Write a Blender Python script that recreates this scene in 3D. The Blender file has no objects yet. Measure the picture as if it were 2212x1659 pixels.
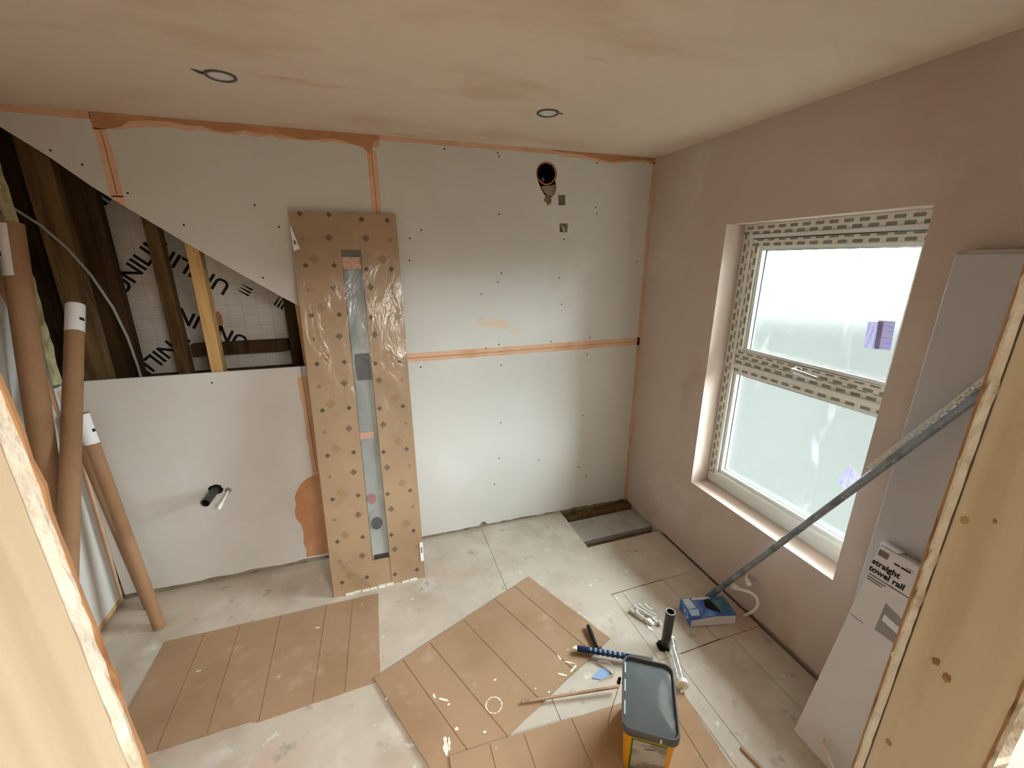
import bpy, bmesh, math, random
from mathutils import Vector, Matrix
from mathutils.geometry import tessellate_polygon

S = bpy.context.scene
COL = S.collection
random.seed(7)
R = math.radians

# ------------------------------------------------------------------ camera
cd = bpy.data.cameras.new('camera')
cam = bpy.data.objects.new('camera', cd)
COL.objects.link(cam)
S.camera = cam
cd.sensor_fit = 'HORIZONTAL'
cd.sensor_width = 36.0
cd.lens = 36.0 * 891.2 / 2212.0
cd.clip_start = 0.01
cd.clip_end = 200
YAW, PITCH, ROLL = 0.3168, 0.2941, -0.0031
_f = Vector((math.sin(YAW) * math.cos(PITCH), math.cos(YAW) * math.cos(PITCH), -math.sin(PITCH)))
_r = Vector((math.cos(YAW), -math.sin(YAW), 0))
_u = _r.cross(_f)
_r2 = math.cos(ROLL) * _r + math.sin(ROLL) * _u
_u2 = -math.sin(ROLL) * _r + math.cos(ROLL) * _u
cam.matrix_world = Matrix(((_r2.x, _u2.x, -_f.x, -1.6961), (_r2.y, _u2.y, -_f.y, -2.3688), (_r2.z, _u2.z, -_f.z, 1.7693), (0, 0, 0, 1)))

# ------------------------------------------------------------------ world, light, exposure
SKY, GROUND = 20.0, 0.25
w = bpy.data.worlds.new('overcast_sky')
S.world = w
w.use_nodes = True
nt = w.node_tree
nt.nodes.clear()
wo = nt.nodes.new('ShaderNodeOutputWorld')
bg = nt.nodes.new('ShaderNodeBackground')
tc = nt.nodes.new('ShaderNodeTexCoord')
sx = nt.nodes.new('ShaderNodeSeparateXYZ')
mr = nt.nodes.new('ShaderNodeMapRange')
mr.inputs[1].default_value = -0.165
mr.inputs[2].default_value = 0.06
pw = nt.nodes.new('ShaderNodeMath')
pw.operation = 'POWER'
pw.inputs[1].default_value = 3.0
mx = nt.nodes.new('ShaderNodeMix')
mx.data_type = 'RGBA'
mx.inputs[6].default_value = (GROUND * 0.93, GROUND * 1.0, GROUND * 0.93, 1)
mx.inputs[7].default_value = (SKY * 0.91, SKY * 0.99, SKY * 1.10, 1)
nt.links.new(tc.outputs['Generated'], sx.inputs[0])
nt.links.new(sx.outputs[2], mr.inputs[0])
nt.links.new(mr.outputs[0], pw.inputs[0])
nt.links.new(pw.outputs[0], mx.inputs[0])
nt.links.new(mx.outputs[2], bg.inputs[0])
nt.links.new(bg.outputs[0], wo.inputs[0])

ld = bpy.data.lights.new('window_portal', 'AREA')
ld.shape = 'RECTANGLE'
ld.size, ld.size_y = 0.86, 1.46
ld.cycles.is_portal = True
lo = bpy.data.objects.new('window_portal', ld)
COL.objects.link(lo)
lo.location = (0.26, -1.0377, 1.2107)
lo.rotation_euler = (R(90), 0, R(90))

FILL_W = 58
la = bpy.data.lights.new('landing_fill_light', 'AREA')  # added unseen fill behind the camera, brightens the room through the doorway
la.shape = 'DISK'
la.size = 0.9
la.energy = FILL_W
la.color = (1.0, 0.98, 0.95)
lb = bpy.data.objects.new('landing_fill_light', la)
COL.objects.link(lb)
lb.location = (-0.75, -3.9, 2.33)

S.view_settings.view_transform = 'Standard'
S.view_settings.look = 'None'
S.view_settings.gamma = 1
S.view_settings.use_curve_mapping = False
S.view_settings.exposure = 1.1
S.cycles.use_denoising = True
S.cycles.max_bounces = 7
S.cycles.diffuse_bounces = 5
S.cycles.glossy_bounces = 2
S.cycles.transparent_max_bounces = 8
S.cycles.use_adaptive_sampling = True
S.cycles.adaptive_threshold = 0.07
S.cycles.adaptive_min_samples = 16
S.cycles.sample_clamp_indirect = 6.0


# ------------------------------------------------------------------ helpers
def srgb(r, g, b):
    def c(x):
        x /= 255.0
        return x / 12.92 if x <= 0.04045 else ((x + 0.055) / 1.055) ** 2.4
    return (c(r), c(g), c(b), 1)


class Nodes:
    """A small wrapper that builds a Principled material from node pieces."""
    def __init__(self, name):
        self.m = bpy.data.materials.new(name)
        self.m.use_nodes = True
        self.t = self.m.node_tree
        self.b = self.t.nodes['Principled BSDF']
        self.out = self.t.nodes['Material Output']
        self.tc = self.t.nodes.new('ShaderNodeTexCoord')

    def new(self, k):
        return self.t.nodes.new(k)

    def put(self, sock, v):
        if isinstance(v, (int, float)):
            sock.default_value = v
        elif isinstance(v, (tuple, list)):
            sock.default_value = v
        else:
            self.t.links.new(v, sock)

    def math(self, op, a, b=0.0, c=None):
        n = self.new('ShaderNodeMath')
        n.operation = op
        self.put(n.inputs[0], a)
        self.put(n.inputs[1], b)
        if c is not None:
            self.put(n.inputs[2], c)
        return n.outputs[0]

    def mix(self, f, a, b):
        n = self.new('ShaderNodeMix')
        n.data_type = 'RGBA'
        self.put(n.inputs[0], f)
        self.put(n.inputs[6], a)
        self.put(n.inputs[7], b)
        return n.outputs[2]

    def ramp(self, v, lo, hi):
        n = self.new('ShaderNodeMapRange')
        n.interpolation_type = 'SMOOTHSTEP'
        self.put(n.inputs[0], v)
        n.inputs[1].default_value = lo
        n.inputs[2].default_value = hi
        return n.outputs[0]

    def noise(self, scale, detail=3, stretch=(1, 1, 1), rough=0.55, dist=0.0, coord='Object', off=(0, 0, 0)):
        mp = self.new('ShaderNodeMapping')
        mp.inputs['Scale'].default_value = stretch
        mp.inputs['Location'].default_value = off
        self.t.links.new(self.tc.outputs[coord], mp.inputs[0])
        n = self.new('ShaderNodeTexNoise')
        n.inputs['Scale'].default_value = scale
        n.inputs['Detail'].default_value = detail
        n.inputs['Roughness'].default_value = rough
        n.inputs['Distortion'].default_value = dist
        self.t.links.new(mp.outputs[0], n.inputs[0])
        return n.outputs[0]

    def uv(self, coord='UV'):
        s = self.new('ShaderNodeSeparateXYZ')
        self.t.links.new(self.tc.outputs[coord], s.inputs[0])
        return s.outputs

    def bump(self, h, strength, dist=0.01):
        n = self.new('ShaderNodeBump')
        n.inputs['Strength'].default_value = strength
        n.inputs['Distance'].default_value = dist
        self.t.links.new(h, n.inputs['Height'])
        self.t.links.new(n.outputs[0], self.b.inputs['Normal'])


MATS = {}


def mat(name, base, rough=0.8, layers=(), bump=None, metallic=0.0, spec=0.3, coat=0.0):
    """layers: (colour, scale, lo, hi, stretch, detail)"""
    n = Nodes(name)
    c = base
    for i, L in enumerate(layers):
        col, sc, lo_, hi_ = L[:4]
        st = L[4] if len(L) > 4 else (1, 1, 1)
        de = L[5] if len(L) > 5 else 4
        c = n.mix(n.ramp(n.noise(sc, de, st, off=(i * 3.1, i * 1.7, i * 2.3)), lo_, hi_), c, col)
    n.put(n.b.inputs['Base Color'], c)
    n.b.inputs['Roughness'].default_value = rough
    n.b.inputs['Metallic'].default_value = metallic
    n.b.inputs['Specular IOR Level'].default_value = spec
    if coat:
        n.b.inputs['Coat Weight'].default_value = coat
    if bump:
        n.bump(n.noise(bump[0], 3, bump[2] if len(bump) > 2 else (1, 1, 1)), bump[1])
    MATS[name] = n.m
    return n.m


class MB:
    """Collects faces; build() links them as ONE mesh object in world coordinates."""
    def __init__(self):
        self.v, self.f, self.uvs = [], [], {}

    def add(self, vs, fs):
        o = len(self.v)
        self.v += [tuple(x) for x in vs]
        self.f += [tuple(i + o for i in f) for f in fs]
        return self

    def box(self, x0, x1, y0, y1, z0, z1):
        vs = [(x, y, z) for z in (z0, z1) for y in (y0, y1) for x in (x0, x1)]
        return self.add(vs, [(0, 2, 3, 1), (4, 5, 7, 6), (0, 1, 5, 4), (2, 6, 7, 3), (0, 4, 6, 2), (1, 3, 7, 5)])

    def obox(self, o, ax, ay, az):
        """box from corner o along three edge vectors"""
        o, ax, ay, az = map(Vector, (o, ax, ay, az))
        vs = [o + ax * i + ay * j + az * k for k in (0, 1) for j in (0, 1) for i in (0, 1)]
        return self.add(vs, [(0, 2, 3, 1), (4, 5, 7, 6), (0, 1, 5, 4), (2, 6, 7, 3), (0, 4, 6, 2), (1, 3, 7, 5)])

    def quad(self, o, ux, uy, w_, h_, uv0=(0, 0)):
        o, ux, uy = Vector(o), Vector(ux), Vector(uy)
        self.add([o, o + ux * w_, o + ux * w_ + uy * h_, o + uy * h_], [(0, 1, 2, 3)])
        self.uvs[len(self.f) - 1] = [(uv0[0], uv0[1]), (uv0[0] + w_, uv0[1]), (uv0[0] + w_, uv0[1] + h_), (uv0[0], uv0[1] + h_)]
        return self

    def tube(self, pts, r, seg=14, caps=True, radii=None):
        pts = [Vector(p) for p in pts]
        n = len(pts)
        T = []
        for i in range(n):
            a = pts[max(i - 1, 0)]
            b = pts[min(i + 1, n - 1)]
            T.append((b - a).normalized())
        ref = Vector((0, 0, 1)) if abs(T[0].z) < 0.9 else Vector((1, 0, 0))
        u = T[0].cross(ref).normalized()
        vs = []
        for i in range(n):
            u = (u - T[i] * u.dot(T[i])).normalized()
            w_ = T[i].cross(u)
            rr = radii[i] if radii else r
            for k in range(seg):
                a = 2 * math.pi * k / seg
                vs.append(pts[i] + (u * math.cos(a) + w_ * math.sin(a)) * rr)
        fs = [(i * seg + k, i * seg + (k + 1) % seg, (i + 1) * seg + (k + 1) % seg, (i + 1) * seg + k) for i in range(n - 1) for k in range(seg)]
        if caps:
            fs += [tuple(reversed(range(seg))), tuple((n - 1) * seg + k for k in range(seg))]
        return self.add(vs, fs)

    def lathe(self, o, axis, prof, seg=24):
        """prof: list of (distance along axis, radius)"""
        o, axis = Vector(o), Vector(axis).normalized()
        ref = Vector((0, 0, 1)) if abs(axis.z) < 0.9 else Vector((1, 0, 0))
        u = axis.cross(ref).normalized()
        w_ = axis.cross(u)
        vs = [o + axis * d + (u * math.cos(2 * math.pi * k / seg) + w_ * math.sin(2 * math.pi * k / seg)) * max(r, 1e-4) for d, r in prof for k in range(seg)]
        n = len(prof)
        fs = [(i * seg + k, i * seg + (k + 1) % seg, (i + 1) * seg + (k + 1) % seg, (i + 1) * seg + k) for i in range(n - 1) for k in range(seg)]
        return self.add(vs, fs)

    def prism(self, outer, holes, o, ux, uy, un, depth):
        """flat plate with holes: 2-D outlines in the frame (o, ux, uy), thickness depth along un"""
        o, ux, uy, un = map(Vector, (o, ux, uy, un))
        loops = [outer] + list(holes)
        tris = tessellate_polygon([[Vector((p[0], p[1], 0)) for p in L] for L in loops])
        flat = [p for L in loops for p in L]
        N = len(flat)
        vs = [o + ux * p[0] + uy * p[1] for p in flat] + [o + ux * p[0] + uy * p[1] + un * depth for p in flat]
        fs = []
        for t in tris:
            fs.append(tuple(t))
            fs.append(tuple(i + N for i in reversed(t)))
        k = 0
        for L in loops:
            m_ = len(L)
            for i in range(m_):
                a, b = k + i, k + (i + 1) % m_
                fs.append((a, b, b + N, a + N))
            k += m_
        return self.add(vs, fs)

    def build(self, name, m, parent=None, bevel=0, smooth=False, seg=2):
        me = bpy.data.meshes.new(name)
        me.from_pydata(self.v, [], self.f)
        if self.uvs:
            l = me.uv_layers.new(name='UVMap')
            for fi, uvl in self.uvs.items():
                p = me.polygons[fi]
                for k, li in enumerate(p.loop_indices):
                    l.data[li].uv = uvl[k]
        bm = bmesh.new()
        bm.from_mesh(me)
        bmesh.ops.remove_doubles(bm, verts=bm.verts, dist=1e-6)
        bmesh.ops.recalc_face_normals(bm, faces=bm.faces)
        if bevel:
            es = [e for e in bm.edges if len(e.link_faces) == 2 and e.calc_face_angle(0) > 0.6]
            bmesh.ops.bevel(bm, geom=es, offset=bevel, segments=seg, affect='EDGES', profile=0.5)
        bm.to_mesh(me)
        bm.free()
        if smooth:
            for p in me.polygons:
                p.use_smooth = True
            me.set_sharp_from_angle(angle=R(40))
        me.materials.append(m)
        ob = bpy.data.objects.new(name, me)
        COL.objects.link(ob)
        if parent:
            par(ob, parent)
        return ob


def world_of(o):
    m_ = o.matrix_basis.copy()
    if o.parent:
        m_ = world_of(o.parent) @ o.matrix_parent_inverse @ m_
    return m_


def par(ob, parent):
    ob.parent = parent
    ob.matrix_parent_inverse = world_of(parent).inverted()


def tag(o, label, cat, group=None, kind=None):
    o['label'] = label
    o['category'] = cat
    if group:
        o['group'] = group
    if kind:
        o['kind'] = kind
    return o


def thing(name, loc, label, cat, group=None, kind=None):
    o = bpy.data.objects.new(name, None)
    o.empty_display_size = 0.05
    COL.objects.link(o)
    o.location = loc
    return tag(o, label, cat, group, kind)


def share(src, name, loc, parent, rot=None):
    """another piece that shares the mesh of src (mesh centred on its origin)"""
    o = bpy.data.objects.new(name, src.data)
    COL.objects.link(o)
    o.location = loc
    if rot:
        o.rotation_euler = rot
    par(o, parent)
    return o


def rag(p, q, n, amp, rnd, keep=True):
    """points from p to q (q left out) with a ragged sideways jitter"""
    d = Vector((q[0] - p[0], q[1] - p[1]))
    nn = Vector((-d.y, d.x)).normalized()
    out = []
    for i in range(n):
        t = (i + (rnd.uniform(-0.3, 0.3) if i else 0)) / n
        j = rnd.uniform(-amp, amp) if i else 0
        out.append((p[0] + d.x * t + nn.x * j, p[1] + d.y * t + nn.y * j))
    return out


def lettering(name, body, size, o, ux, uy, m, parent, off=0.0, lift=0.0006, align='LEFT'):
    cu = bpy.data.curves.new(name, 'FONT')
    cu.body = body
    cu.size = size
    cu.offset = off
    cu.resolution_u = 3
    cu.align_x = align
    cu.extrude = 0.0002
    ob = bpy.data.objects.new(name, cu)
    COL.objects.link(ob)
    dg = bpy.context.evaluated_depsgraph_get()
    me = bpy.data.meshes.new_from_object(ob.evaluated_get(dg))
    bpy.data.objects.remove(ob)
    ux, uy = Vector(ux).normalized(), Vector(uy).normalized()
    un = ux.cross(uy)
    o = Vector(o) + un * lift
    me.transform(Matrix(((ux.x, uy.x, un.x, o.x), (ux.y, uy.y, un.y, o.y), (ux.z, uy.z, un.z, o.z), (0, 0, 0, 1))))
    me.materials.clear()
    me.materials.append(m)
    r = bpy.data.objects.new(name, me)
    COL.objects.link(r)
    par(r, parent)
    return r


X, Y, Z = Vector((1, 0, 0)), Vector((0, 1, 0)), Vector((0, 0, 1))

# ------------------------------------------------------------------ materials
m_plaster = mat('pink_plaster', srgb(207, 190, 179), 0.9,
                [(srgb(196, 174, 160), 0.9, 0.42, 0.72), (srgb(216, 202, 192), 1.7, 0.5, 0.75), (srgb(192, 166, 150), 3.0, 0.62, 0.82, (1, 1, 0.6))], bump=(9, 0.04))
m_ceil = mat('ceiling_plaster', srgb(228, 211, 193), 0.85,
             [(srgb(214, 192, 170), 1.3, 0.5, 0.72, (1, 2.2, 1)), (srgb(226, 210, 188), 0.8, 0.5, 0.7), (srgb(202, 168, 138), 3.2, 0.64, 0.8, (0.6, 1.8, 1))], bump=(7, 0.03))
m_board = mat('ivory_plasterboard', srgb(215, 213, 207), 0.85,
              [(srgb(207, 203, 194), 1.2, 0.5, 0.75), (srgb(221, 220, 216), 2.5, 0.5, 0.8), (srgb(206, 192, 172), 26, 0.74, 0.8)], bump=(60, 0.02))
m_tape = mat('orange_joint_plaster', srgb(226, 184, 152), 0.9, [(srgb(214, 166, 130), 7, 0.45, 0.7), (srgb(230, 194, 164), 14, 0.55, 0.8)])
m_wet = mat('wet_brown_plaster', srgb(190, 138, 98), 0.75, [(srgb(206, 156, 118), 6, 0.45, 0.7), (srgb(176, 122, 82), 11, 0.55, 0.8)])
m_seam = mat('seam_line', srgb(170, 112, 76), 0.9)
m_gyp = mat('gypsum_core', srgb(228, 226, 210), 0.95, [(srgb(206, 198, 174), 22, 0.45, 0.7), (srgb(176, 140, 106), 30, 0.70, 0.78)], bump=(140, 0.25))
m_paper = mat('brown_board_paper', srgb(164, 128, 92), 0.9, [(srgb(128, 88, 58), 20, 0.5, 0.7)])
m_floor = mat('dusty_floor_panel', srgb(204, 192, 176), 0.85,
              [(srgb(186, 172, 154), 3.0, 0.45, 0.7), (srgb(214, 204, 191), 5.5, 0.5, 0.7), (srgb(205, 176, 158), 2.1, 0.52, 0.7), (srgb(174, 164, 150), 13, 0.62, 0.74), (srgb(222, 216, 206), 17, 0.66, 0.74)], bump=(25, 0.05))
m_dark = mat('dark_void', srgb(50, 42, 34), 0.95)
m_timber = mat('pale_pine', srgb(206, 194, 166), 0.75, [(srgb(196, 181, 150), 6, 0.45, 0.65, (7, 7, 0.35)), (srgb(220, 206, 170), 4, 0.5, 0.75, (5, 5, 0.3)), (srgb(196, 156, 104), 2.0, 0.66, 0.8, (3, 3, 1.2))], bump=(12, 0.06, (6, 6, 0.4)))
m_brownwood = mat('old_brown_timber', srgb(122, 98, 62), 0.85, [(srgb(92, 70, 42), 5, 0.42, 0.68, (5, 5, 0.4)), (srgb(140, 116, 76), 9, 0.55, 0.75, (5, 5, 0.4))])
m_darkwood = mat('dark_brown_timber', srgb(84, 64, 38), 0.85, [(srgb(58, 42, 24), 5, 0.42, 0.68, (5, 5, 0.4)), (srgb(98, 80, 46), 8, 0.55, 0.75, (5, 5, 0.4))])
m_newwood = mat('new_stud_timber', srgb(206, 168, 110), 0.8, [(srgb(186, 146, 92), 8, 0.45, 0.7, (5, 5, 0.4))])
m_greenwood = mat('pale_green_batten', srgb(200, 192, 150), 0.95, [(srgb(160, 150, 108), 26, 0.42, 0.66, (1, 1, 0.5)), (srgb(222, 216, 182), 34, 0.55, 0.72)], bump=(40, 0.5))
m_card = mat('brown_cardboard', srgb(174, 143, 113), 0.85, [(srgb(163, 131, 100), 3, 0.45, 0.7), (srgb(186, 158, 131), 7, 0.58, 0.75), (srgb(208, 180, 154), 16, 0.68, 0.78)])
m_cardedge = mat('cardboard_edge', srgb(150, 112, 76), 0.9)
m_crease = mat('cardboard_crease', srgb(158, 126, 96), 0.9)
m_tube = mat('kraft_tube', srgb(158, 122, 90), 0.75, [(srgb(144, 108, 76), 5, 0.45, 0.7)])
m_white = mat('white_print_label', srgb(238, 238, 240), 0.6)
m_black = mat('black_print', srgb(34, 32, 32), 0.7)
m_greyprint = mat('grey_print', srgb(120, 116, 116), 0.7)
m_midgrey = mat('mid_grey_print', srgb(158, 156, 154), 0.7)
m_upvc = mat('white_upvc', srgb(236, 240, 236), 0.35, spec=0.5)
m_gasket = mat('black_gasket', srgb(36, 36, 36), 0.6)
m_chrome = mat('chrome', srgb(214, 216, 218), 0.12, metallic=1.0)
m_zinc = mat('galvanised_steel', srgb(150, 156, 160), 0.45, [(srgb(110, 114, 116), 30, 0.5, 0.65), (srgb(196, 200, 200), 50, 0.62, 0.72)], metallic=0.55)
m_polemat = mat('plaster_flecked_grey_metal', srgb(146, 152, 158), 0.45, [(srgb(112, 118, 122), 18, 0.45, 0.65), (srgb(196, 196, 192), 60, 0.64, 0.72)], metallic=0.35, spec=0.5)
m_abs = mat('black_abs_pipe', srgb(46, 46, 46), 0.4, [(srgb(120, 116, 108), 30, 0.62, 0.74)], spec=0.5)
m_blackin = mat('black_pipe_bore', srgb(12, 12, 12), 0.9)
m_wpipe = mat('white_plastic_pipe', srgb(232, 230, 222), 0.35, spec=0.5)
m_wbox = mat('white_carton', srgb(226, 222, 224), 0.6, [(srgb(216, 210, 210), 3, 0.5, 0.75)])
m_orange = mat('orange_duct_rim', srgb(214, 130, 84), 0.7, [(srgb(188, 100, 58), 30, 0.5, 0.7)])
m_flap = mat('torn_grey_backing', srgb(150, 138, 120), 0.8, [(srgb(112, 100, 84), 18, 0.45, 0.7)], bump=(30, 0.3))
m_olive = mat('olive_backing_board', srgb(128, 116, 84), 0.9, [(srgb(104, 94, 66), 20, 0.5, 0.7)])
m_insul = mat('grey_insulation_board', srgb(200, 200, 194), 0.7, [(srgb(172, 174, 172), 5, 0.45, 0.68), (srgb(206, 204, 196), 9, 0.58, 0.76)], bump=(14, 0.2))
m_lens = mat('downlight_lens', srgb(222, 220, 216), 0.3, spec=0.5)
m_ring = mat('grey_downlight_trim', srgb(108, 104, 104), 0.4, metallic=0.5)
m_blueh = mat('navy_rubber_grip', srgb(30, 52, 92), 0.55)
m_blueg = mat('pale_blue_grip_inlay', srgb(150, 176, 190), 0.5)
m_bluep = mat('pale_blue_paper', srgb(150, 176, 216), 0.7)
m_bluebox = mat('blue_carton', srgb(64, 106, 186), 0.45, [(srgb(110, 146, 206), 14, 0.48, 0.62), (srgb(44, 80, 162), 14, 0.55, 0.7)])
m_glove = mat('black_nitrile', srgb(22, 24, 22), 0.4)
m_yellow = mat('yellow_tub', srgb(238, 168, 28), 0.4, [(srgb(228, 150, 20), 5, 0.5, 0.7)], spec=0.4)
m_lid = mat('dark_grey_lid', srgb(100, 104, 104), 0.07, [(srgb(82, 86, 88), 4, 0.45, 0.7), (srgb(140, 144, 146), 60, 0.72, 0.78)], spec=0.7)
m_lidrim = mat('dark_grey_lid_rim', srgb(86, 88, 90), 0.32, [(srgb(132, 132, 130), 40, 0.66, 0.76)], spec=0.6)
m_green = mat('green_label_border', srgb(58, 128, 40), 0.5)
m_photo = mat('tub_label_picture', srgb(196, 192, 180), 0.5, [(srgb(150, 144, 130), 9, 0.45, 0.6, (1, 1, 3)), (srgb(96, 90, 84), 16, 0.62, 0.7)])
m_splat = mat('white_plaster_spill', srgb(240, 234, 218), 0.8)
m_red = mat('red_pencil_mark', srgb(128, 66, 60), 0.9)
m_stick = mat('bare_wood_stick', srgb(186, 150, 122), 0.8, [(srgb(150, 112, 84), 12, 0.5, 0.7)])
m_cable = mat('grey_cable', srgb(158, 158, 148), 0.5)
m_greyplastic = mat('grey_plastic', srgb(140, 136, 128), 0.5)
m_screw = mat('dark_screw', srgb(58, 52, 46), 0.6)
m_alu = mat('aluminium_rod', srgb(196, 196, 192), 0.3, metallic=0.8)


def m_glass():
    n = Nodes('frosted_window_glass')
    t = n.t
    tr = n.new('ShaderNodeBsdfTransparent')
    tr.inputs[0].default_value = (0.93, 0.97, 0.94, 1)
    tl = n.new('ShaderNodeBsdfTranslucent')
    tl.inputs[0].default_value = (0.9, 0.94, 0.91, 1)
    gl = n.new('ShaderNodeBsdfGlossy')
    gl.inputs['Roughness'].default_value = 0.12
    sm = n.ramp(n.noise(5, 5, (1, 1.6, 0.5), rough=0.65), 0.60, 0.72)
    fac = n.math('ADD', 0.012, n.math('MULTIPLY', sm, 0.022))
    a = n.new('ShaderNodeMixShader')
    n.put(a.inputs[0], fac)
    t.links.new(tr.outputs[0], a.inputs[1])
    t.links.new(tl.outputs[0], a.inputs[2])
    b = n.new('ShaderNodeMixShader')
    b.inputs[0].default_value = 0.05
    t.links.new(a.outputs[0], b.inputs[1])
    t.links.new(gl.outputs[0], b.inputs[2])
    t.links.new(b.outputs[0], n.out.inputs[0])
    return n.m


def m_film(name, op, tint=(1, 1, 1, 1), rough=0.08):
    n = Nodes(name)
    tr = n.new('ShaderNodeBsdfTransparent')
    tr.inputs[0].default_value = tint
    gl = n.new('ShaderNodeBsdfGlossy')
    gl.inputs['Roughness'].default_value = rough
    bp = n.new('ShaderNodeBump')
    bp.inputs['Strength'].default_value = 0.45
    bp.inputs['Distance'].default_value = 0.02
    n.t.links.new(n.noise(9, 4, (1.0, 1.0, 0.5), dist=1.2), bp.inputs['Height'])
    n.t.links.new(bp.outputs[0], gl.inputs['Normal'])
    a = n.new('ShaderNodeMixShader')
    a.inputs[0].default_value = op
    n.t.links.new(tr.outputs[0], a.inputs[1])
    n.t.links.new(gl.outputs[0], a.inputs[2])
    n.t.links.new(a.outputs[0], n.out.inputs[0])
    return n.m


def m_printtape():
    """pale protective film printed with staggered rows of grey rounded bars (UV in metres)"""
    n = Nodes('printed_protective_film')
    u, v, _ = n.uv()
    P, Q = 0.058, 0.0235
    row = n.math('FLOOR', n.math('DIVIDE', v, Q))
    uu = n.math('ADD', n.math('DIVIDE', u, P), n.math('MULTIPLY', row, 0.38))
    fu = n.math('ABSOLUTE', n.math('SUBTRACT', n.math('FRACT', uu), 0.5))
    fv = n.math('ABSOLUTE', n.math('SUBTRACT', n.math('FRACT', n.math('DIVIDE', v, Q)), 0.5))
    du = n.math('MAXIMUM', n.math('SUBTRACT', n.math('MULTIPLY', fu, P), 0.0145), 0.0)
    dv = n.math('MAXIMUM', n.math('SUBTRACT', n.math('MULTIPLY', fv, Q), 0.0028), 0.0)
    d = n.math('SQRT', n.math('ADD', n.math('MULTIPLY', du, du), n.math('MULTIPLY', dv, dv)))
    f = n.math('LESS_THAN', d, 0.0042)
    inner = n.math('LESS_THAN', d, 0.0030)
    c = n.mix(f, srgb(236, 231, 222), srgb(150, 151, 140))
    c = n.mix(n.math('MULTIPLY', inner, 0.6), c, srgb(140, 142, 128))
    n.put(n.b.inputs['Base Color'], c)
    n.b.inputs['Roughness'].default_value = 0.4
    return n.m


def m_boxprint():
    """cardboard printed with staggered dark diamonds (UV in metres on the front of the carton)"""
    n = Nodes('diamond_printed_cardboard')
    u, v, _ = n.uv()

    def diamonds(us, v0, r, per=0.2405):
        fv = n.math('FRACT', n.math('ADD', n.math('DIVIDE', n.math('SUBTRACT', v, v0), per), 0.5))
        dv = n.math('ABSOLUTE', n.math('MULTIPLY', n.math('SUBTRACT', fv, 0.5), per))
        best = None
        for a in us:
            d = n.math('ADD', n.math('ABSOLUTE', n.math('SUBTRACT', u, a)), dv)
            best = d if best is None else n.math('MINIMUM', best, d)
        return n.math('LESS_THAN', best, r)

    base = n.mix(n.ramp(n.noise(3.0, 4), 0.42, 0.7), srgb(176, 148, 114), srgb(164, 136, 104))
    faint = n.mix(n.ramp(n.noise(16, 2), 0.4, 0.6), srgb(158, 122, 84), srgb(164, 130, 92))
    c = n.mix(diamonds((0.09, 0.41), 0.105, 0.026), base, faint)
    c = n.mix(diamonds((0.046, 0.455), 0.20, 0.012), c, srgb(150, 114, 78))
    c = n.mix(diamonds((0.048, 0.176), 0.075, 0.0135), c, srgb(84, 72, 54))
    c = n.mix(diamonds((0.326, 0.448), 0.056, 0.0135), c, srgb(84, 72, 54))
    c = n.mix(diamonds((0.165, 0.337), 0.207, 0.019), c, srgb(116, 98, 70))
    n.put(n.b.inputs['Base Color'], c)
    n.b.inputs['Roughness'].default_value = 0.75
    return n.m


def m_foil():
    n = Nodes('foil_insulation_face')
    s = n.uv('Object')
    def line(a, per):
        f = n.math('ABSOLUTE', n.math('SUBTRACT', n.math('FRACT', n.math('DIVIDE', a, per)), 0.5))
        return n.math('LESS_THAN', f, 0.012)
    g = n.math('MAXIMUM', line(s[0], 0.075), line(s[2], 0.062))
    c = n.mix(n.ramp(n.noise(4, 4), 0.4, 0.7), srgb(240, 236, 226), srgb(222, 214, 200))
    c = n.mix(n.math('MULTIPLY', g, 0.55), c, srgb(140, 130, 116))
    n.put(n.b.inputs['Base Color'], c)
    n.b.inputs['Roughness'].default_value = 0.45
    n.bump(n.noise(14, 4, (1, 1, 1), dist=0.8), 0.25)
    return n.m


M_GLASS = m_glass()
M_WRAP = m_film('clear_shrink_wrap', 0.085, rough=0.22)
M_CLEAR = m_film('clear_plastic', 0.14, (0.97, 0.97, 0.95, 1))
M_BAG = m_film('thin_clear_bag', 0.10)
M_PRINT = m_printtape()
M_BOXP = m_boxprint()
M_FOIL = m_foil()

H = 2.35
XL = -3.135
YF = -2.117          # room face of the front partition
YH = -2.237          # landing face of the front partition
DX0, DX1 = -1.865, -1.066   # door opening

# ================================================================== STRUCTURE
# ---- floor: panels with open joints over a dark base
floor = thing('floor', (-1.5, -1.1, 0), 'dusty pale floor boarding with open joints and a cut hatch', 'floor', kind='structure')
T = 0.018


def panel(name, pts, holes=(), m=m_floor):
    return MB().prism(pts, holes, (0, 0, 0), X, Y, -Z, T).build(name, m, floor)


def rect(x0, x1, y0, y1):
    return [(x0, y0), (x1, y0), (x1, y1), (x0, y1)]


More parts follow.
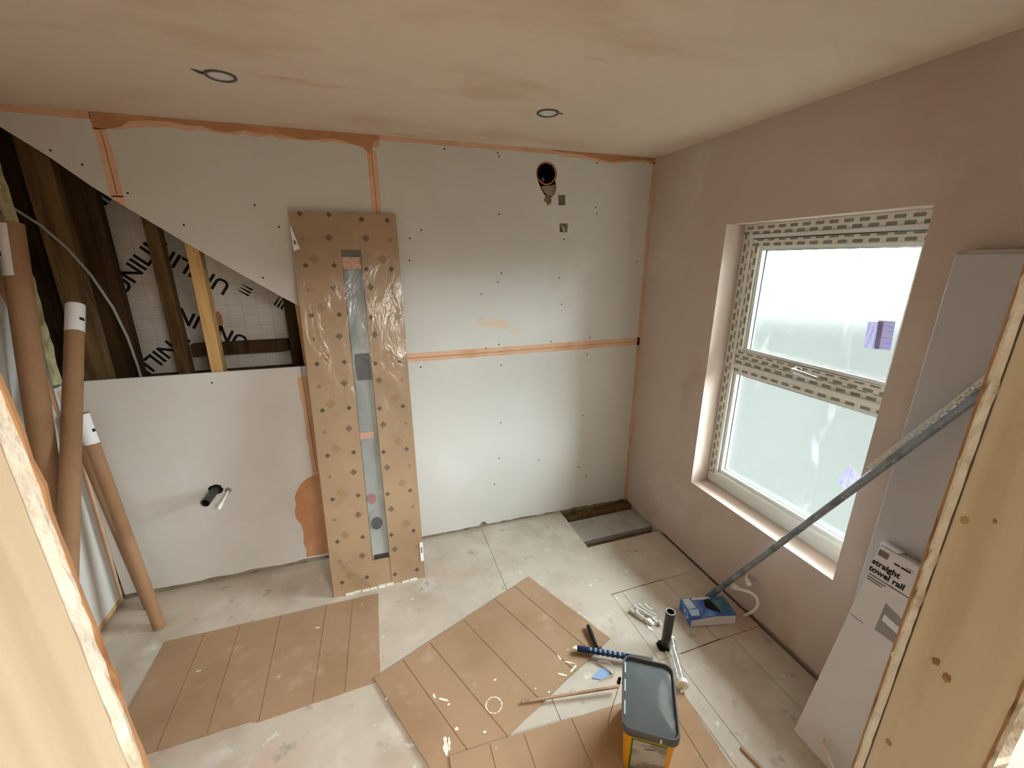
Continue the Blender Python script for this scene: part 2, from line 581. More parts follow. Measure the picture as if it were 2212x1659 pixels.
g = 0.0013
panel('floor_panel', rect(XL - .02, -1.143 - g, -2.24, 0.06))
panel('floor_panel', [(-1.143 + g, -2.24), (-.605 - g, -2.24), (-.605 - g, -.79 + g), (-.008, -.79 + g), (-.008, -.405), (-.545, -.405), (-.549, .06), (-1.143 + g, .06)])
panel('floor_panel', rect(-.605 + g, -.54 - g, -1.205 + g, -.79 - g))
panel('floor_panel', rect(-.54 + g, -.268 - g, -1.205 + g, -.79 - g))
panel('floor_panel', rect(-.268 + g, -.008, -1.205 + g, -.79 - g))
panel('floor_panel', rect(-.605 + g, -.53 - g, -2.24, -1.205 - g))
panel('floor_panel', rect(-.53 + g, -.19 - g, -2.24, -1.205 - g))
panel('floor_panel', rect(-.19 + g, -.012, -2.24, -1.205 - g))
panel('floor_panel', rect(-3.3, 1.2, -4.5, -2.243))
MB().box(-4.3, 1.4, -4.7, 0.9, -0.34, -0.30).build('underfloor_base', m_dark, floor)
# joists and insulation seen in the open corner
MB().box(-.75, .02, -.050, .01, -.16, -.024).build('joist', m_brownwood, floor, 0.003)
MB().box(-.75, .02, -.47, -.352, -.16, -.075).build('joist', m_darkwood, floor, 0.003)
MB().box(-.75, .02, -.292, -.068, -.16, -.045).build('insulation_board', m_insul, floor, 0.003)
MB().box(-.56, .012, -.345, -.300, -.11, -.072).build('batten', m_brownwood, floor, 0.004)
rnd = random.Random(4)
for (x0, y0, x1, y1) in [(-.61, -.792, -.42, -.789), (-.42, -.789, -.275, -.788), (-.489, -1.207, -.36, -1.204), (-.36, -1.204, -.245, -1.201)]:
    MB().prism([(x0, y0 - .003), (x1, y1 - .0015), (x1, y1 + .0015), (x0, y0 + .002)], [], (0, 0, .0006), X, Y, -Z, .0005).build('pencil_line', m_red, floor)

# ---- ceiling
ceiling = MB().box(-4.3, 1.4, -4.7, 0.9, H, H + .1).build('ceiling', m_ceil)
tag(ceiling, 'smooth pink plastered ceiling with drying patches', 'ceiling', kind='structure')

# ---- right wall (window wall) with the opening
WY0, WY1, WZ0, WZ1 = -1.4528, -0.6226, 0.4923, 1.929
wr = thing('wall_right', (0, -1, 0), 'pink plastered wall with the window in it', 'wall', kind='structure')
whole = [(WY0, WZ0), (WY1, WZ0), (WY1, WZ1), (WY0, WZ1)]
rnd = random.Random(11)
bot = []
nb = 46
for i in range(nb + 1):
    yy = -2.2 + (2.22) * i / nb
    zz = 0.010 + rnd.uniform(-.003, .004) + (0.012 if yy < -1.15 else 0)
    if yy > -.42:
        zz = -.004
    bot.append((yy, zz))
MB().prism(bot + [(0.02, H), (-2.2, H)], [whole], (0, 0, 0), Y, Z, X, 0.02).build('plaster_coat', m_plaster, wr)
MB().prism([(-4.7, -.34), (.9, -.34), (.9, H), (-4.7, H)], [whole], (0.02, 0, 0), Y, Z, X, 0.10).build('masonry', m_plaster, wr)
wide = [(WY0 - .05, WZ0), (WY1, WZ0), (WY1, WZ1), (WY0 - .05, WZ1)]
MB().prism([(-4.7, -.34), (.9, -.34), (.9, H), (-4.7, H)], [wide], (0.12, 0, 0), Y, Z, X, 0.12).build('masonry', m_plaster, wr)

# ---- left wall, leaning in a little towards the top
wl = thing('wall_left', (XL, -1, 0), 'boarded side wall behind the leaning cardboard tubes', 'wall', kind='structure')


def lx(z):
    return XL + 0.034 * z


def lwall(y0, y1, z0, z1, d0, d1):
    b = MB()
    vs = []
    for z in (z0, z1):
        for y in (y0, y1):
            for d in (d0, d1):
                vs.append((lx(z) + d, y, z))
    return b.add(vs, [(0, 2, 3, 1), (4, 5, 7, 6), (0, 1, 5, 4), (2, 6, 7, 3), (0, 4, 6, 2), (1, 3, 7, 5)])


lwall(-2.24, -.004, .045, 1.22, -.0125, 0).build('plasterboard', m_board, wl)
lwall(-2.24, -.066, 1.22, H, -.0125, 0).build('plasterboard', m_board, wl)
lwall(-2.24, -.03, -.34, H, -.12, -.013).build('stud_core', m_brownwood, wl)
lwall(-2.2, -.004, .016, .045, -.011, -.001).build('bottom_rail', m_newwood, wl)
# rough pale batten at the end of the wall beside the open void
b = MB()
rnd = random.Random(3)
n_ = 26
vs = []
for i in range(n_ + 1):
    z = 1.235 + (2.30 - 1.235) * i / n_
    wob = rnd.uniform(-.006, .006)
    vs += [(lx(z) - .03, -.064 + rnd.uniform(-.004, .004), z), (lx(z) + .006, -.060 + wob, z), (lx(z) + .007 + rnd.uniform(-.003, .003), -.004 + wob, z), (lx(z) - .03, -.002, z)]
fs = []
for i in range(n_):
    for k in range(4):
        fs.append((i * 4 + k, i * 4 + (k + 1) % 4, (i + 1) * 4 + (k + 1) % 4, (i + 1) * 4 + k))
fs += [(0, 1, 2, 3), (n_ * 4 + 3, n_ * 4 + 2, n_ * 4 + 1, n_ * 4)]
b.add(vs, fs)
o = b.build('end_batten', m_greenwood, wl)
b = MB()
b.tube([(lx(1.1) + .003, -.07, 1.1), (lx(2.32) + .003, -.07, 2.32)], .003, 8)
b.build('metal_angle_bead', m_zinc, wl)
# orange jointing on this wall
b = MB()
b.add([(lx(z) + .0015, y, z) for z, y in [(1.10, -.07), (H, -.07), (H, -.30), (1.9, -.24), (1.5, -.155), (1.10, -.085)]], [(0, 1, 2, 3, 4, 5)])
b.build('joint_plaster', m_wet, wl)
b = MB()
b.add([(lx(z) + .0015, y, z) for z, y in [(.05, -.004), (1.20, -.004), (1.20, -.045), (.6, -.035), (.05, -.028)]], [(0, 1, 2, 3, 4)])
b.build('joint_plaster', m_tape, wl)

# ---- back wall: plasterboard sheets
wb = thing('wall_back', (-1.5, 0, 0), 'ivory plasterboard wall with orange joints and an open triangular void', 'wall', kind='structure')
BT = 0.0125


def board(outer, holes=()):
    return MB().prism(outer, holes, (0, 0, 0), X, Z, Y, BT).build('plasterboard', m_board, wb)


def circ(cx, cy, rx, ry, n=28, jit=0, seed=1):
    q = random.Random(seed)
    return [(cx + rx * (1 + q.uniform(-jit, jit)) * math.cos(2 * math.pi * i / n), cy + ry * (1 + q.uniform(-jit, jit)) * math.sin(2 * math.pi * i / n)) for i in range(n)]


rnd = random.Random(21)
s = .0015
diag = [(-3.075, 2.315), (-3.012, 2.261), (-2.906, 2.179), (-2.783, 2.066), (-2.704, 2.004)]
diag2 = [(-2.704, 2.004), (-2.646, 1.960), (-2.496, 1.846), (-2.298, 1.704), (-2.153, 1.602), (-2.057, 1.537)]
board([(-3.075, H)] + diag[0:1] + diag[1:4] + [(-2.704 - s, 2.006), (-2.704 - s, H)])
board([(-2.704 + s, H), (-2.704 + s, 2.003)] + diag2[1:] + [(-2.057, 1.240), (-1.6415 - s, 1.233), (-1.6415 - s, H)])
duct_hole = circ(-.711, 2.228, .064, .061, 30, .03)
flap_hole = [(-.745, 2.172), (-.735, 2.145), (-.715, 2.118), (-.69, 2.108), (-.66, 2.122), (-.648, 2.15), (-.646, 2.19), (-.66, 2.185), (-.70, 2.160)]
hole_all = [p for p in duct_hole if p[1] > 2.178] 
hole_all = [p for p in sorted(hole_all, key=lambda p: math.atan2(p[1] - 2.228, p[0] + .711) % (2 * math.pi) if math.atan2(p[1] - 2.228, p[0] + .711) > -1.2 else math.atan2(p[1] - 2.228, p[0] + .711))]
low = [(-.765, 2.19), (-.752, 2.165), (-.738, 2.14), (-.722, 2.118), (-.70, 2.104), (-.675, 2.108), (-.656, 2.128), (-.647, 2.16)]
sq1 = [(-.637, 2.122), (-.591, 2.124), (-.588, 2.068), (-.634, 2.066)]
sq2 = [(-.624, 1.970), (-.566, 1.969), (-.572, 1.919), (-.622, 1.920)]
uph = [(-.711 + .064 * math.cos(R(a)), 2.228 + .061 * math.sin(R(a))) for a in range(-30, 215, 12)]
board([(-1.6415 + s, H), (0, H), (0, 1.231), (-1.6415 + s, 1.234)], [uph + low, sq1, sq2])
lb_ = rag((XL + .01, .038), (-2.1 - s, .034), 26, .005, rnd)
board([(XL + .005, 1.232)] + lb_ + [(-2.1 - s, .034), (-2.1 - s, 1.226)])
rb = rag((-2.1 + s, .032), (-1.16, .026), 14, .003, rnd) + [(-1.16, .026), (-1.15, .04), (-1.13, .052), (-1.115, .044), (-1.10, .028)] + rag((-1.09, .027), (-.02, .006), 30, .005, rnd) + [(-.02, .006), (0, .01)]
board([(-2.1 + s, 1.226)] + rb + [(0, 1.2275)])
MB().box(XL - .01, 0.0, .0135, .03, -.15, .10).build('sole_strip', m_flap, wb)

# hidden framing behind the boards and the walls of the void
MB().box(-4.3, .02, .62, .72, -.34, H).build('void_back', m_darkwood, wb)
MB().box(-4.35, -4.25, -.15, .72, -.34, H).build('void_end', m_darkwood, wb)
MB().box(-4.3, XL - .02, -.15, -.05, -.34, H).build('void_front', m_darkwood, wb)
MB().box(-4.3, .02, .05, .62, 1.10, 1.14).build('void_shelf', m_darkwood, wb)
MB().box(-2.045, -2.0, .014, .62, 1.13, H).build('void_cheek', m_darkwood, wb)

# jointing plaster bands
def strip(name, pts, m=m_tape, y=-.0012):
    return MB().prism(pts, [], (0, y, 0), X, Z, Y, .001).build(name, m, wb)


def band_v(x0, x1, z0, z1, amp=.003, seed=0, m=m_tape):
    q = random.Random(seed)
    n = max(4, int(abs(z1 - z0) / .04))
    return strip('joint_plaster', rag((x0, z0), (x0, z1), n, amp, q) + rag((x0, z1), (x1, z1), 2, 0, q) + rag((x1, z1), (x1, z0), n, amp, q) + rag((x1, z0), (x0, z0), 2, 0, q), m)


def band_h(x0, x1, z0, z1, amp=.003, seed=0, m=m_tape):
    q = random.Random(seed)
    n = max(4, int(abs(x1 - x0) / .04))
    return strip('joint_plaster', rag((x0, z0), (x1, z0), n, amp, q) + [(x1, z0), (x1, z1)] + rag((x1, z1), (x0, z1), n, amp, q)[1:] + [(x0, z1)], m)


band_v(-2.727, -2.683, 2.03, 2.30, seed=1)
strip('joint_plaster', [(-2.725, 2.022), (-2.683, 1.99), (-2.683, 2.035), (-2.725, 2.035)])
band_v(-1.663, -1.620, 1.24, 2.28, seed=2)
band_v(-2.124, -2.076, .45, 1.17, seed=3, amp=.004)
band_h(-1.60, -.004, 1.205, 1.257, seed=4, amp=.0015)
band_h(-3.07, -2.725, 2.322, 2.349, seed=5, amp=.003)
band_h(-1.62, -.66, 2.328, 2.349, seed=6, amp=.002)
band_v(-.022, -.001, .02, 2.33, seed=7, amp=.0025)
q = random.Random(8)
strip('joint_plaster', [(-2.73, 2.349), (-1.60, 2.349)] + rag((-1.60, 2.30), (-2.5, 2.312), 34, .007, q) + [(-2.5, 2.312), (-2.60, 2.300), (-2.65, 2.29), (-2.73, 2.286)][0:4], m_tape)
strip('wet_plaster_patch', [(-2.728, 2.3485), (-2.726, 2.292), (-2.69, 2.290), (-2.655, 2.296), (-2.63, 2.304), (-2.60, 2.325), (-2.54, 2.333), (-2.46, 2.336), (-2.40, 2.326), (-2.34, 2.328), (-2.29, 2.312), (-2.23, 2.314), (-2.18, 2.325), (-2.10, 2.316), (-2.03, 2.318), (-1.95, 2.305), (-1.90, 2.308), (-1.84, 2.318), (-1.78, 2.315), (-1.72, 2.300), (-1.68, 2.292), (-1.655, 2.265), (-1.64, 2.268), (-1.63, 2.315), (-1.60, 2.335), (-1.60, 2.3485)], m_wet, -.0018)
strip('joint_plaster', [(-.66, 2.349), (-.66, 2.33), (-.60, 2.320), (-.52, 2.318), (-.42, 2.312), (-.36, 2.306), (-.28, 2.300), (-.22, 2.314), (-.10, 2.322), (-.01, 2.315), (-.002, 2.349)], m_tape)
strip('wet_plaster_patch', [(-.70, 2.3485), (-.64, 2.340), (-.50, 2.336), (-.38, 2.320), (-.30, 2.309), (-.25, 2.318), (-.17, 2.326), (-.08, 2.334), (-.01, 2.325), (-.003, 2.3485)], m_wet, -.0018)
strip('wet_plaster_patch', [(-2.085, .592), (-2.12, .585), (-2.155, .57), (-2.19, .545), (-2.215, .51), (-2.238, .46), (-2.234, .42), (-2.25, .37), (-2.247, .32), (-2.228, .28), (-2.222, .22), (-2.232, .15), (-2.222, .10), (-2.23, .05), (-2.07, .045), (-2.05, .3), (-2.06, .5)], m_wet, -.0018)
strip('plaster_smear', [(-1.15, 1.40), (-1.02, 1.38), (-.90, 1.33), (-.86, 1.36), (-.95, 1.42), (-1.10, 1.45)], mat('pale_plaster_smear', srgb(224, 204, 184), .9, [(srgb(217, 210, 198), 12, .45, .6)]), -.0013)
for (x0, z0, x1, z1) in [(-2.704, 2.04, -2.704, 2.30), (-1.6415, 1.26, -1.6415, 2.30), (-2.1, .6, -2.1, 1.18)]:
    strip('joint_line', [(x0 - .0022, z0), (x0 + .0022, z0), (x1 + .0015, z1), (x1 - .0015, z1)], m_seam, -.0016)
strip('joint_line', [(-1.60, 1.225), (-.004, 1.2300), (-.004, 1.2325), (-1.60, 1.2290)], m_seam, -.0016)

# screw heads
b = MB()
b.lathe((0, 0, 0), (0, -1, 0), [(0, .0045), (.0006, .0045), (.0008, .0028), (.0003, .0)], 10)
sc0 = b.build('screw', m_screw)
scr = [(-2.888, 2.197), (-2.797, 2.15), (-2.666, 2.047), (-2.486, 1.922), (-2.188, 2.015), (-2.513, 1.176), (-2.205, 1.685), (-2.099, 1.921), (-1.281, 2.311), (-.996, 2.313), (-.989, 2.296), (-.397, 2.3), (-.391, 2.062), (-.382, 2.029), (-.992, 2.008), (-.59, 1.88), (-.982, 1.691), (-1.005, 1.64), (-1.487, 1.876), (-.618, 1.66), (-.074, 1.752), (-1.104, 1.576), (-.594, 1.5), (-1.002, 1.273), (-1.083, 1.256), (-.66, 1.269), (-.385, 1.279), (-.996, 1.227), (-.399, 1.166), (-.991, 1.142), (-1.476, 1.171), (-.996, .762), (-.404, .736), (-1.011, .511), (-.424, .346), (-.728, .454), (-1.496, 1.763), (-1.424, 1.918), (-1.046, .324), (-.361, .268)]
for i, (x_, z_) in enumerate(scr):
    if i == 0:
        sc0.location = (x_, -.0006, z_)
        par(sc0, wb)
    else:
        share(sc0, 'screw', (x_, -.0006, z_), wb)

# ---- front partition with the door opening the camera looks through
wf = thing('wall_front', (-1.5, -2.17, 0), 'door partition whose cut plasterboard edges frame the view', 'wall', kind='structure')


def edge_board(xe, sgn, y0, y1, seed, name='plasterboard'):
    """sheet whose cut edge at xe is ragged; y0 the room face, y1 the back face"""
    q = random.Random(seed)
    n = 160
    far = xe - sgn * (abs(XL - xe) if sgn > 0 else abs(xe))
    b = MB()
    vs = []
    for i in range(n + 1):
        z = 0.0 + H * i / n
        a = q.uniform(-.0008, .0008)
        c = q.uniform(-.0012, .0012)
        d = q.uniform(-.0015, .0015)
        chunk = -.006 if q.random() < .06 else 0
        vs += [(xe + sgn * (a + chunk * .4), y0, z), (xe + sgn * (c + .001), (y0 * .55 + y1 * .45), z), (xe + sgn * (d + chunk), y1, z), (far, y1, z), (far, y0, z)]
    fs = []
    for i in range(n):
        for k in range(5):
            fs.append((i * 5 + k, i * 5 + (k + 1) % 5, (i + 1) * 5 + (k + 1) % 5, (i + 1) * 5 + k))
    b.add(vs, fs)
    o_ = b.build(name, m_gyp, wf)
    o_.data.materials.append(m_plaster)
    for p in o_.data.polygons:
        if abs(p.normal.y) > .8 and (abs(p.center.x - xe) > .02):
            p.material_index = 1
    # torn paper edge on the room side
    b = MB()
    vs = []
    for i in range(n + 1):
        z = H * i / n
        e = q.uniform(0, .0012) + (.0015 if q.random() < .08 else 0)
        vs += [(xe - sgn * .01, y0 + .0003, z), (xe + sgn * (.0005 + e), y0 + .0008, z), (xe + sgn * (.0005 + e), y0 - .0016, z), (xe - sgn * .01, y0 - .0006, z)]
    fs = []
    for i in range(n):
        for k in range(4):
            fs.append((i * 4 + k, i * 4 + (k + 1) % 4, (i + 1) * 4 + (k + 1) % 4, (i + 1) * 4 + k))
    b.add(vs, fs).build('torn_paper_edge', m_paper, wf)
    return o_


edge_board(DX0 - .0015, 1, YF, YF - .0125, 31)
edge_board(DX1 + .0015, -1, YF, YF - .011, 32)
edge_board(DX0 - .001, 1, YH + .0125, YH, 33)
edge_board(DX1 + .001, -1, YH + .0125, YH, 34)
MB().box(DX0, DX1, YF - .0125, YF, 2.06, H).build('plasterboard', m_board, wf)
MB().box(XL - .15, DX0 - .06, YH + .013, YF - .013, -.34, H).build('stud_infill', m_brownwood, wf)
MB().box(DX1 + .06, .02, YH + .013, YF - .013, -.34, H).build('stud_infill', m_brownwood, wf)
MB().box(DX0, DX1, YH + .013, YF - .013, 2.06, H).build('header', m_timber, wf)
MB().box(-3.3, XL + .01, YH, YF, -.34, H).build('stud_infill', m_brownwood, wf)

# ---- landing behind the camera
m_hall = mat('landing_plaster', srgb(158, 148, 136), .9)
for nm, a in (('wall_landing_back', (-3.4, 1.3, -4.6, -4.5, -.34, H)), ('wall_landing_left', (-3.4, -3.3, -4.6, YH, -.34, H)), ('wall_landing_right', (.9, 1.0, -4.6, YH, -.34, H)), ('wall_landing_front', (0.02, 1.0, YH - .002, YF, -.34, H))):
    tag(MB().box(*a).build(nm, m_hall), 'plain plastered landing wall behind the doorway', 'wall', kind='structure')

# ---- window
win = thing('window_1', (.12, -1.0377, WZ0), 'white frosted casement window with printed protective film on its frame', 'window', kind='structure')


def ring(b, y0, y1, z0, z1, w_, x0, x1, wb_=None):
    """four mitred members; x0 the room face, x1 the outer face"""
    wb_ = wb_ or w_
    oy = [(y0, z0), (y1, z0), (y1, z1), (y0, z1)]
    iy = [(y0 + w_, z0 + wb_), (y1 - w_, z0 + wb_), (y1 - w_, z1 - w_), (y0 + w_, z1 - w_)]
    for k in range(4):
        a, c = k, (k + 1) % 4
        vs = [(x_, p[0], p[1]) for x_ in (x0, x1) for p in (oy[a], oy[c], iy[c], iy[a])]
        b.add(vs, [(0, 1, 2, 3), (7, 6, 5, 4), (0, 4, 5, 1), (1, 5, 6, 2), (2, 6, 7, 3), (3, 7, 4, 0)])
    return b


FY0, FY1 = WY0 - .0495, WY1 - .0005
FZ0, FZ1 = WZ0 + .0005, WZ1 - .0005
ring(MB(), FY0, FY1, FZ0, FZ1, .066, .12, .19, .085).build('outer_frame', m_upvc, win)
ring(MB(), FY0 + .048, FY1 - .048, FZ0 + .062, FZ1 - .048, .018, .112, .125, .020).build('frame_rib', m_upvc, win, .002)
MB().box(.12, .19, FY0 + .066, FY1 - .066, 1.188, 1.262).build('transom', m_upvc, win, .003)
MB().box(.112, .121, FY0 + .066, FY1 - .066, 1.214, 1.232).build('transom_rib', m_upvc, win, .002)
SY0, SY1, SZ0, SZ1 = FY0 + .070, FY1 - .070, 1.264, FZ1 - .070
ring(MB(), SY0, SY1, SZ0, SZ1, .034, .110, .185).build('sash_frame', m_upvc, win)
ring(MB(), SY0 + .034, SY1 - .034, SZ0 + .034, SZ1 - .034, .018, .122, .150).build('glazing_bead', m_upvc, win, .004)
ring(MB(), SY0 - .003, SY1 + .003, SZ0 - .003, SZ1 + .003, .003, .118, .13).build('gasket', m_gasket, win)
ring(MB(), SY0 + .050, SY1 - .050, SZ0 + .050, SZ1 - .050, .004, .146, .152).build('gasket', m_gasket, win)
LY0, LY1, LZ0, LZ1 = FY0 + .066, FY1 - .066, FZ0 + .085, 1.188
ring(MB(), LY0, LY1, LZ0, LZ1, .018, .126, .152).build('glazing_bead', m_upvc, win, .004)
ring(MB(), LY0 + .016, LY1 - .016, LZ0 + .016, LZ1 - .016, .004, .148, .154).build('gasket', m_gasket, win)
MB().box(.154, .160, SY0 + .04, SY1 - .04, SZ0 + .04, SZ1 - .04).build('glass_pane', M_GLASS, win)
MB().box(.154, .160, LY0 + .008, LY1 - .008, LZ0 + .008, LZ1 - .008).build('glass_pane', M_GLASS, win)


def film(y0, y1, z0, z1, x_, along):
    b = MB()
    if along == 'z':
        b.quad((x_, y0, z0), Z, Y, z1 - z0, y1 - y0, (random.uniform(0, .1), 0.004))
    else:
        b.quad((x_, y0, z0), Y, Z, y1 - y0, z1 - z0, (random.uniform(0, .1), 0.004))
    return b.build('protective_film', M_PRINT, win)


film(FY0, FY1, FZ1 - .047, FZ1, .1194, 'y')
film(FY1 - .047, FY1, FZ0 + .06, FZ1 - .047, .1194, 'z')
film(FY0, FY0 + .047, FZ0 + .06, FZ1 - .047, .1194, 'z')
film(SY0 + .001, SY1 - .001, SZ1 - .033, SZ1 - .001, .1094, 'y')
film(SY0 + .001, SY1 - .001, SZ0 + .001, SZ0 + .033, .1094, 'y')
film(SY1 - .033, SY1 - .001, SZ0 + .033, SZ1 - .033, .1094, 'z')
film(SY0 + .001, SY0 + .033, SZ0 + .033, SZ1 - .033, .1094, 'z')
film(FY0 + .067, FY1 - .067, 1.189, 1.213, .1194, 'y')
film(FY0 + .067, FY1 - .067, 1.233, 1.261, .1194, 'y')
hb = MB().box(.094, .1095, -1.075, -1.035, 1.270, 1.298).build('handle', m_chrome, win, .004)
b = MB()
b.tube([(.10, -1.050, 1.284), (.075, -1.052, 1.284), (.068, -1.068, 1.283), (.068, -1.11, 1.280), (.070, -1.165, 1.275)], .01, 12, True, [.011, .011, .011, .010, .009])
b.build('lever', m_chrome, hb, smooth=True)
m_lilac = mat('lilac_sticker', srgb(176, 172, 204), .6, [(srgb(150, 148, 186), 40, .5, .6, (1, 3, .4))])
m_lilac2 = mat('mauve_sticker', srgb(150, 134, 160), .6, [(srgb(126, 120, 166), 40, .5, .6, (1, .4, 3))])
for m_ in (m_lilac, m_lilac2):
    t_ = m_.node_tree
    pb = t_.nodes['Principled BSDF']
    tl_ = t_.nodes.new('ShaderNodeBsdfTranslucent')
    t_.links.new(pb.inputs['Base Color'].links[0].from_socket, tl_.inputs[0])
    ms = t_.nodes.new('ShaderNodeMixShader')
    ms.inputs[0].default_value = 0.10
    t_.links.new(pb.outputs[0], ms.inputs[1])
    t_.links.new(tl_.outputs[0], ms.inputs[2])
    t_.links.new(ms.outputs[0], t_.nodes['Material Output'].inputs[0])


def sticker(pts, x_, m):
    MB().add([(x_, p[0], p[1]) for p in pts], [(0, 1, 2, 3)]).build('glass_sticker', m, win)
sticker([(-1.262, 1.425), (-1.318, 1.428), (-1.310, 1.535), (-1.256, 1.528)], .1528, m_lilac)
sticker([(-1.300, 1.428), (-1.356, 1.432), (-1.348, 1.541), (-1.292, 1.538)], .1518, m_lilac2)
sticker([(-1.292, .838), (-1.345, .800), (-1.372, .888), (-1.318, .928)], .1528, m_lilac)

# ================================================================== DOOR STUDS (foreground)
def stud(x0, x1, label):
    q = random.Random(5)
    b = MB().box(x0, x1, YH + .0127, YF - .0127, 0, 2.058)
    o_ = b.build('door_stud', m_timber, None, .002)
    tag(o_, label, 'timber stud', 'sawn studs of the doorway')
    return o_


sl = stud(DX0 - .045, DX0, 'pale pine door stud at the left edge of the picture')
sr = stud(DX1, DX1 + .045, 'pale pine door stud at the right edge of the picture')
m_knot = mat('brown_knot', srgb(178, 146, 102), .8, [(srgb(150, 114, 74), 40, .45, .6)])
for y_, z_, r_ in [(-2.140, 1.476, .0035), (-2.162, 1.490, .0022), (-2.159, 1.283, .004), (-2.172, 1.271, .0045), (-2.145, 1.116, .0035)]:
    MB().prism(circ(y_, z_, r_, r_ * 1.4, 12, .25, int(z_ * 100)), [], (DX1 - .0006, 0, 0), Y, Z, X, .0005).build('knot', m_knot, sr)
# ================================================================== VOID BEHIND THE BACK WALL
def timber(x0, x1, y0, y1, z0, z1, m, label, name='timber_stud', cat='timber stud', sh=0.0):
    b = MB()
    vs = [(x_ + (sh * (z_ - z0)), y_, z_) for z_ in (z0, z1) for y_ in (y0, y1) for x_ in (x0, x1)]
    b.add(vs, [(0, 2, 3, 1), (4, 5, 7, 6), (0, 1, 5, 4), (2, 6, 7, 3), (0, 4, 6, 2), (1, 3, 7, 5)])
    return tag(b.build(name, m, None, .003), label, cat, 'timbers in the open wall void')


timber(-2.515, -2.463, .022, .085, 1.142, 2.0, m_newwood, 'new pale stud standing in front of the foil in the wall void', sh=.01)
timber(-2.085, -2.048, .016, .08, 1.142, 1.70, m_newwood, 'pale stud at the right end of the void beside the tall carton')
timber(-2.765, -2.705, .30, .36, 1.142, 2.3, m_brownwood, 'brown stud crossing the middle of the foil in the void', sh=.005)
timber(-2.20, -2.135, .36, .42, 1.142, 2.3, m_darkwood, 'dark stud at the right-hand end of the foil', sh=-.0)
timber(-2.70, -2.21, .36, .41, 1.245, 1.315, m_darkwood, 'dark rail running across the foot of the foil', 'timber_rail', 'timber rail')
timber(-3.07, -2.93, .30, .36, 1.142, 2.34, m_darkwood, 'wide dark timber along the left edge of the foil', sh=.01)
timber(-3.09, -2.985, .14, .19, 1.142, 2.34, m_brownwood, 'lighter brown board standing left of the wide dark timber', sh=.012)
timber(-3.26, -3.13, .26, .30, 1.142, 2.34, m_darkwood, 'dark stud furthest left in the void, half behind the batten', sh=.0)
foil = tag(MB().box(-3.03, -2.06, .46, .54, 1.142, 2.34).build('insulation_board', M_FOIL), 'foil-faced insulation board printed with black lettering', 'insulation')


def print_on_foil(body, u, v, size, ang):
    a = R(ang)
    lettering('printed_lettering', body, size, (u, .4598, v), (math.cos(a), 0, math.sin(a)), (-math.sin(a), 0, math.cos(a)), m_black, foil, off=size * .018)


FOILW = []
print_on_foil('UNILIN', -2.985, 1.585, .115, 47)
print_on_foil('UNILIN', -3.06, 1.93, .115, 47)
print_on_foil('UNILIN', -2.47, 1.635, .115, 144)
print_on_foil('UNILIN', -2.775, 1.385, .115, 218)
print_on_foil('UNILIN', -2.43, 1.315, .115, 148)
for (cx, cz, a) in [(-2.405, 1.600, 144), (-2.235, 1.520, 52), (-3.01, 2.02, 47)]:
    b = MB()
    for k in (-1, 0, 1):
        ca, sa = math.cos(R(a)), math.sin(R(a))
        px, pz = cx - sa * k * .020, cz + ca * k * .020
        d = [(-.030, -.006), (.030, -.001), (.030, .003), (-.028, .006)]
        b.prism([(px + ca * p[0] - sa * p[1], pz + sa * p[0] + ca * p[1]) for p in d], [], (0, .4594, 0), X, Z, Y, .0005)
    b.build('printed_mark', m_black, foil)
MB().prism(circ(-2.60, 1.42, .045, .075, 18, .35, 5), [], (0, .459, 0), X, Z, Y, .0008).build('rust_stain', m_wet, foil)

# grey cable drooping through the void
cb = [(-3.11, .06, 1.99), (-3.04, .085, 1.915), (-2.98, .10, 1.82), (-2.935, .125, 1.70), (-2.90, .15, 1.55), (-2.885, .17, 1.40), (-2.88, .18, 1.25), (-2.88, .18, 1.15)]
tag(MB().tube(cb, .006, 10).build('electric_cable', m_cable, smooth=True), 'grey electric cable drooping down through the wall void', 'cable')

# ================================================================== DUCT, WALL CUT-OUTS AND PIPE STUBS
dc = thing('vent_duct', (-.711, .0, 2.228), 'black vent duct hole with an orange rim high on the back wall', 'duct')
MB().lathe((-.711, .012, 2.230), (0, 1, 0), [(0, .060), (.0, .056), (.30, .056), (.31, .0)], 32).build('duct_pipe', m_blackin, dc, smooth=True)
b = MB()
b.tube([(-.711 + .0575 * math.cos(2 * math.pi * k / 36), .006 + .002 * math.sin(k), 2.229 + .0555 * math.sin(2 * math.pi * k / 36)) for k in range(37)], .0032, 8, False)
b.build('orange_rim', m_orange, dc, smooth=True)
MB().prism([(-.742, 2.163), (-.728, 2.138), (-.70, 2.112), (-.672, 2.114), (-.655, 2.135), (-.65, 2.178), (-.675, 2.170), (-.705, 2.166)], [], (0, .004, 0), X, Z, Y, .004).build('torn_backing', m_flap, dc)
MB().prism(circ(-.700, 2.093, .022, .024, 12, .3, 9), [], (0, -.004, 0), X, Z, Y, .006).build('torn_paper_tuft', m_olive, dc, .001)
b = MB().tube([(-.732, .05, 2.185), (-.728, .03, 2.20), (-.722, .025, 2.212), (-.716, .03, 2.198), (-.718, .05, 2.182)], .004, 8)
b.build('cable_end', m_cable, dc)

